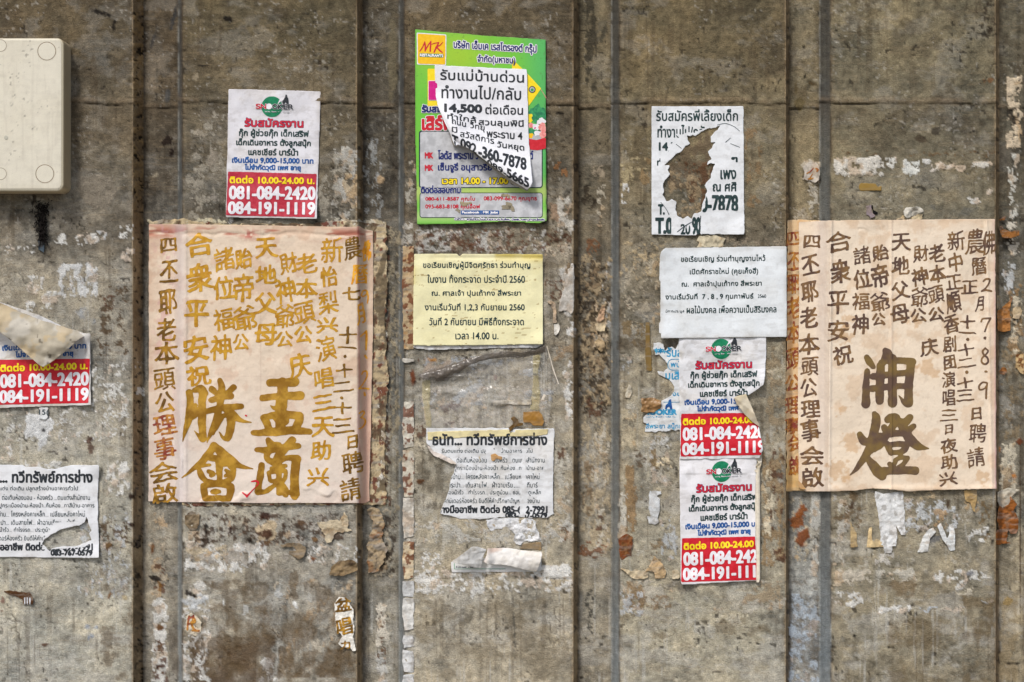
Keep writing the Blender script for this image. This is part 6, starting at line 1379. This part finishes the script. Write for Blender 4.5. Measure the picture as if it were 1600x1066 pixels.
scrap('paper_curl', 'thin twisted paper curl with a dark tip, right of the yellow notice', 'paper scrap', q([(66, 312), (90, 306), (120, 330), (124, 360), (130, 380), (132, 465), (108, 468), (106, 380), (92, 342), (70, 325)]), (186, 168, 146), 626, h=3, crumple=3)
scrap('paper_curl', 'small white stub under the twisted curl right of the yellow notice', 'paper scrap', q([(112, 474), (150, 472), (156, 520), (128, 552), (116, 540)]), (212, 208, 198), 627)
scrap('paper_scrap', 'tall white sliver with an orange top, along the channel right of the yellow notice', 'paper scrap', q([(186, 70), (250, 50), (256, 130), (250, 380), (232, 404), (205, 380), (140, 385), (160, 290), (185, 230)]), (196, 192, 184), 628, stain=.25, crumple=1)
scrap('paper_scrap', 'single white leaf shaped flake on the panel right of the middle channel', 'paper scrap', q([(632, 892), (652, 905), (658, 945), (640, 985), (612, 985), (608, 955), (622, 915)]), (212, 204, 184), 629)
scrap('yellow_tape', 'narrow upright strip of dirty yellow tape left of the blue poster remains', 'tape', q([(748, 462), (778, 462), (780, 600), (790, 680), (792, 800), (756, 800), (748, 700)]), (146, 118, 60), 630, amp=.4, crumple=.4, stain=.2, mat='board', group=None)
q = lambda p: DGR(4.636, 990, 700, p)
scrap('paper_scrap', 'white torn label with upright ragged sides, left of the lowest job poster', 'paper scrap', q([(115, 312), (195, 312), (200, 335), (168, 345), (190, 372), (192, 450), (178, 500), (180, 545), (150, 558), (112, 545), (98, 495), (125, 500), (110, 440), (112, 360)]), (196, 200, 202), 631, crumple=.8, stain=.1)
scrap('paper_scrap', 'brown stained paper peak beside the foot of the lowest job poster', 'paper scrap', q([(148, 785), (168, 800), (215, 850), (235, 900), (225, 945), (152, 945), (148, 900), (112, 890), (80, 900), (110, 860)]), (190, 164, 126), 632, h=3, crumple=3)
scrap('paper_scrap', 'wide cream flap with curled left tip, left of the brown stained peak', 'paper scrap', q([(-100, 868), (-60, 880), (-6, 890), (20, 870), (40, 890), (105, 905), (100, 940), (20, 955), (-20, 940), (-60, 900)]), (210, 194, 162), 633, h=3, crumple=3)
scrap('paper_scrap', 'small square cream scrap touching the lower left of the lowest job poster', 'paper scrap', q([(280, 890), (325, 882), (335, 900), (332, 945), (278, 952)]), (204, 190, 162), 634)
scrap('paper_scrap', 'stained beige scrap stuck above the white temple notice', 'paper scrap', DGR(6.272, 990, 370, [(640, -10), (820, -8), (905, 20), (880, 60), (880, 100), (620, 104), (640, 60), (618, 40)]), (200, 190, 164), 635)
scrap('rusty_scrap', 'rust brown and cream flaking patch on the panel beside the middle channel, low down', 'paper scrap', DGR(3.478, 840, 840, [(440, 5), (480, -20), (520, -5), (515, 50), (495, 100), (455, 125), (442, 80)]), (142, 78, 40), 636, crumple=3, stain=.5)
q = lambda p: DGR(5.714, 620, 530, p)
scrap('orange_tape', 'square of orange brown tape on the wall under the clear plastic, above the repair notice', 'tape', q([(1128, 650), (1270, 645), (1300, 680), (1315, 740), (1300, 775), (1220, 772), (1190, 745), (1130, 742)]), (190, 138, 56), 637, h=6, amp=.4, crumple=1, mat='board', group=None, dirt=.1)
scrap('paper_scrap', 'brown olive leaf shaped scrap overlapping the top edge of the repair notice', 'paper scrap', q([(1015, 705), (1045, 690), (1080, 720), (1085, 745), (1135, 755), (1125, 775), (1060, 780), (1035, 800), (1008, 830), (998, 790), (1030, 765), (1050, 750)]), (120, 90, 46), 638, h=7, crumple=2, stain=.3)
scrap('white_fluff', 'fuzzy white torn paper backing between the repair notice and the folded white sheet', 'paper scrap', DGR(4.007, 620, 800, [(560, 45), (640, 40), (840, 36), (862, 60), (880, 120), (905, 178), (840, 185), (800, 190), (780, 212), (745, 205), (728, 175), (742, 145), (715, 115), (680, 100), (640, 105), (590, 125), (572, 100)]), (208, 210, 212), 639, amp=1.6, stain=.06, dirt=.3, crumple=3)
scrap('brown_card', 'brown card strip showing above the right end of the folded white sheet', 'card', DGR(4.007, 620, 800, [(788, 200), (905, 188), (905, 240), (770, 232)]), (156, 136, 106), 640, amp=.3, crumple=.4, group=None)
q = lambda p: DGR(3.333, 180, 780, p)
t_, hh = scrap('paper_scrap', 'small white scrap with part of one brown character, low beside the left hand channel', 'paper scrap', q([(368, 610), (395, 590), (425, 610), (450, 640), (448, 690), (420, 712), (380, 705), (360, 680), (372, 650)]), (214, 204, 182), 641)
ink(t_, 'painted_mark', strokes([[(385, 610, 5), (378, 650, 5), (376, 680, 5)], [(378, 625, 4), (405, 615, 6), (415, 640, 5), (385, 650, 4)], [(395, 640, 5), (405, 670, 6), (420, 685, 5)], [(400, 685, 4), (436, 686, 5)], [(408, 605, 4), (400, 655, 5)]], 3.333, 180, 780), 'goldred', lambda x, y: hh(x, y) + .2)
t_, hh = scrap('paper_scrap', 'tall white scrap with three brown character fragments, low by the second channel', 'paper scrap', q([(1142, 545), (1165, 510), (1205, 515), (1240, 575), (1240, 620), (1246, 680), (1240, 720), (1256, 785), (1240, 795), (1222, 775), (1180, 770), (1160, 750), (1185, 715), (1150, 680), (1148, 620)]), (222, 220, 212), 642, stain=.1, dirt=.15)
for ch_, cx_, cy_, w_, h_ in (('盆', 536.5, 945, 24, 20), ('唱', 538, 979, 24, 26), ('力', 540, 1008, 15, 12)):
    ink(t_, 'painted_mark', brush(ch_, cx_, cy_, w_, h_), 'golddark', lambda x, y: hh(x, y) + .2, (.7, .5), soft=1, warp=1.5, wear=.1)
scrap('paper_blister', 'crumpled brown paper blister just under the lower left of the left hand pink poster', 'paper scrap', q([(360, 85), (400, 60), (440, 80), (438, 130), (420, 165), (385, 160), (362, 130)]), (132, 116, 92), 643, h=2.6, crumple=3, stain=.6, st_rgb=(90, 66, 44))
scrap('paper_blister', 'peeled brown loop of paper under the left hand pink poster', 'paper scrap', q([(860, 240), (905, 228), (960, 232), (995, 250), (990, 290), (960, 318), (938, 300), (905, 290), (905, 270), (950, 268), (925, 248), (870, 252)]), (140, 124, 100), 644, h=2.8, crumple=3, stain=.5, st_rgb=(96, 76, 54))
scrap('paper_blister', 'large ochre curl of peeling paper against the second channel, below the pink poster', 'paper scrap', q([(1116, 395), (1125, 355), (1160, 325), (1210, 315), (1250, 322), (1262, 350), (1262, 372), (1235, 382), (1190, 400), (1140, 400)]), (166, 136, 96), 645, h=3.6, crumple=3, ch=False, fn=lambda x, y: mix(tone((142, 122, 92), 4645, .16, .5, (100, 76, 50), sc=12)(x, y), lin((44, 34, 28)), np.exp(-(((x - 548) / 8) ** 2 + ((y - 881) / 4) ** 2)) * .9))
scrap('paper_blister', 'cream and gold flaking scrap with a brown stroke, right of the loop of paper', 'paper scrap', q([(1050, 120), (1110, 112), (1170, 110), (1195, 65), (1215, 100), (1212, 150), (1235, 165), (1180, 175), (1150, 170), (1125, 230), (1100, 232), (1080, 170)]), (204, 190, 162), 646, amp=1.5, crumple=2, stain=.5, st_rgb=(140, 100, 50))
scrap('paper_crust', 'tall crusty stack of torn poster edges down the second channel, below the pink poster', 'paper scrap', q([(1310, 60), (1350, 40), (1380, 60), (1400, 120), (1390, 200), (1415, 260), (1400, 330), (1370, 370), (1340, 392), (1310, 380), (1318, 300), (1310, 240), (1335, 180), (1345, 120)]), (168, 150, 122), 647, amp=2.4, crumple=3, h=2.8, dirt=.8, stain=.7, st_rgb=(140, 90, 48))
STR = [(385, 545, (182, 160, 126), .6), (560, 566, (196, 192, 182), .2), (628, 700, (204, 200, 186), .35), (704, 776, (202, 196, 180), .4), (778, 840, (206, 202, 192), .4), (846, 905, (206, 190, 160), .6), (908, 932, (204, 206, 206), .1), (934, 984, (218, 218, 214), .15), (993, 1012, (208, 210, 210), .1), (1016, 1050, (212, 214, 214), .1), (1054, 1085, (208, 210, 210), .15)]
t = thing('torn_poster_edge', 'upright strip of torn white and beige poster edge, right of the second channel', 'poster strip', 638, 1085)
for k, (a, b_, rgb, sn) in enumerate(STR):
    sheet(t, 'fragment', [tear([(629 + (k % 3), a), (646.5, a + (k % 2)), (647, (a + b_) / 2), (646.5, b_ - (k % 3)), (631 + k % 2, b_ + 1), (628.5, (a + b_) / 2)], 1.0, 3600 + k, 1.5, 6)], lambda x, y: 1.8 + (fbm(x, y, 10, 3620, 3) - .5) * 2 + 0 * x,
          (lambda rgb, sn, k: lambda x, y: mix(tone(rgb, 3630 + k, .12, sn, (176, 134, 84), 12, .4)(x, y), lin((108, 58, 34)), (sst(fbm(x, y, 8, 3650 + k, 3), .60, .66) * .85 if k in (0, 2, 3, 5) else 0 * x)))(rgb, sn, k), M['scrap'], step=1.1)
t_, hh = scrap('paper_scrap', 'brown burnt scrap with striped cream end, low at the left border', 'paper scrap', DGR(4, 0, 800, [(20, 494), (60, 488), (110, 498), (185, 505), (212, 545), (205, 582), (148, 580), (140, 545), (100, 530), (60, 520)]), (84, 56, 34), 648, amp=.9, stain=.2)
for k in range(3):
    ink(t_, 'stripe', [rect(37.5 + k * 4, 933.5, 39.8 + k * 4, 945)], 'pink' if k == 9 else 'grey', lambda x, y: hh(x, y) + .3, wear=.2)
t_, hh = scrap('price_label', 'small white torn label with handwritten numerals just under the left job poster', 'label', [(61, 636), (75, 637), (75, 652), (70, 656), (61, 654)], (212, 216, 218), 649, amp=.3, crumple=.5, group=None)
text(t_, '15(', (61, 640, 76, 650.5), 'thin', hh, .25, clip=[rect(60, 636, 75.5, 656)])
scrap('blue_tape', 'small dark blue grey piece of tape below the black tuft at the left', 'tape', [(59, 372), (68, 371), (69.5, 384), (69, 395), (60, 390)], (74, 86, 96), 650, amp=.4, crumple=.4, stain=0, group=None)

# black stringy tuft below the cream box: many short hair-like curls
rng = random.Random(5)
t = thing('sooty_tuft', 'black stringy tuft of soot and cobweb hanging below the cream box', 'soot', 68, 388)
vs, fs = [], []
for k in range(340):
    f = rng.random()
    x = 66 + rng.gauss(0, 2.2 + 3.6 * (1 - f)) - (1 - f) * 2; y = 316 + f * 60 + rng.gauss(0, 3); hgt = 1.5 + rng.random() * 5
    a = rng.random() * 6.28; L = rng.uniform(3, 8); w = rng.uniform(.7, 2.0)
    px, py, ph_ = x, y, hgt
    for s_ in range(4):
        nx_, ny_ = px + math.cos(a) * L / 4, py + math.sin(a) * L / 4 + .8
        nh_ = max(.8, ph_ + rng.uniform(-1, 1)); a += rng.uniform(-.9, .9)
        ox, oy = -math.sin(a) * w / 2, math.cos(a) * w / 2
        i = len(vs)
        vs += [(px + ox, py + oy, ph_), (nx_ + ox, ny_ + oy, nh_), (nx_ - ox, ny_ - oy, nh_ + .5), (px - ox, py - oy, ph_ + .5), (px, py, ph_ - w * .6), (nx_, ny_, nh_ - w * .6)]
        fs += [(i, i + 1, i + 2, i + 3), (i, i + 4, i + 5, i + 1), (i + 3, i + 2, i + 5, i + 4)]
        px, py, ph_ = nx_, ny_, nh_
vs = np.array(vs)
make_mesh('strands', W3(vs[:, 0], vs[:, 1], vs[:, 2]), [np.array(fs)], M['scrap'], t, np.tile(lin((26, 22, 20)), (len(vs), 1)), False, np.array(t.location))
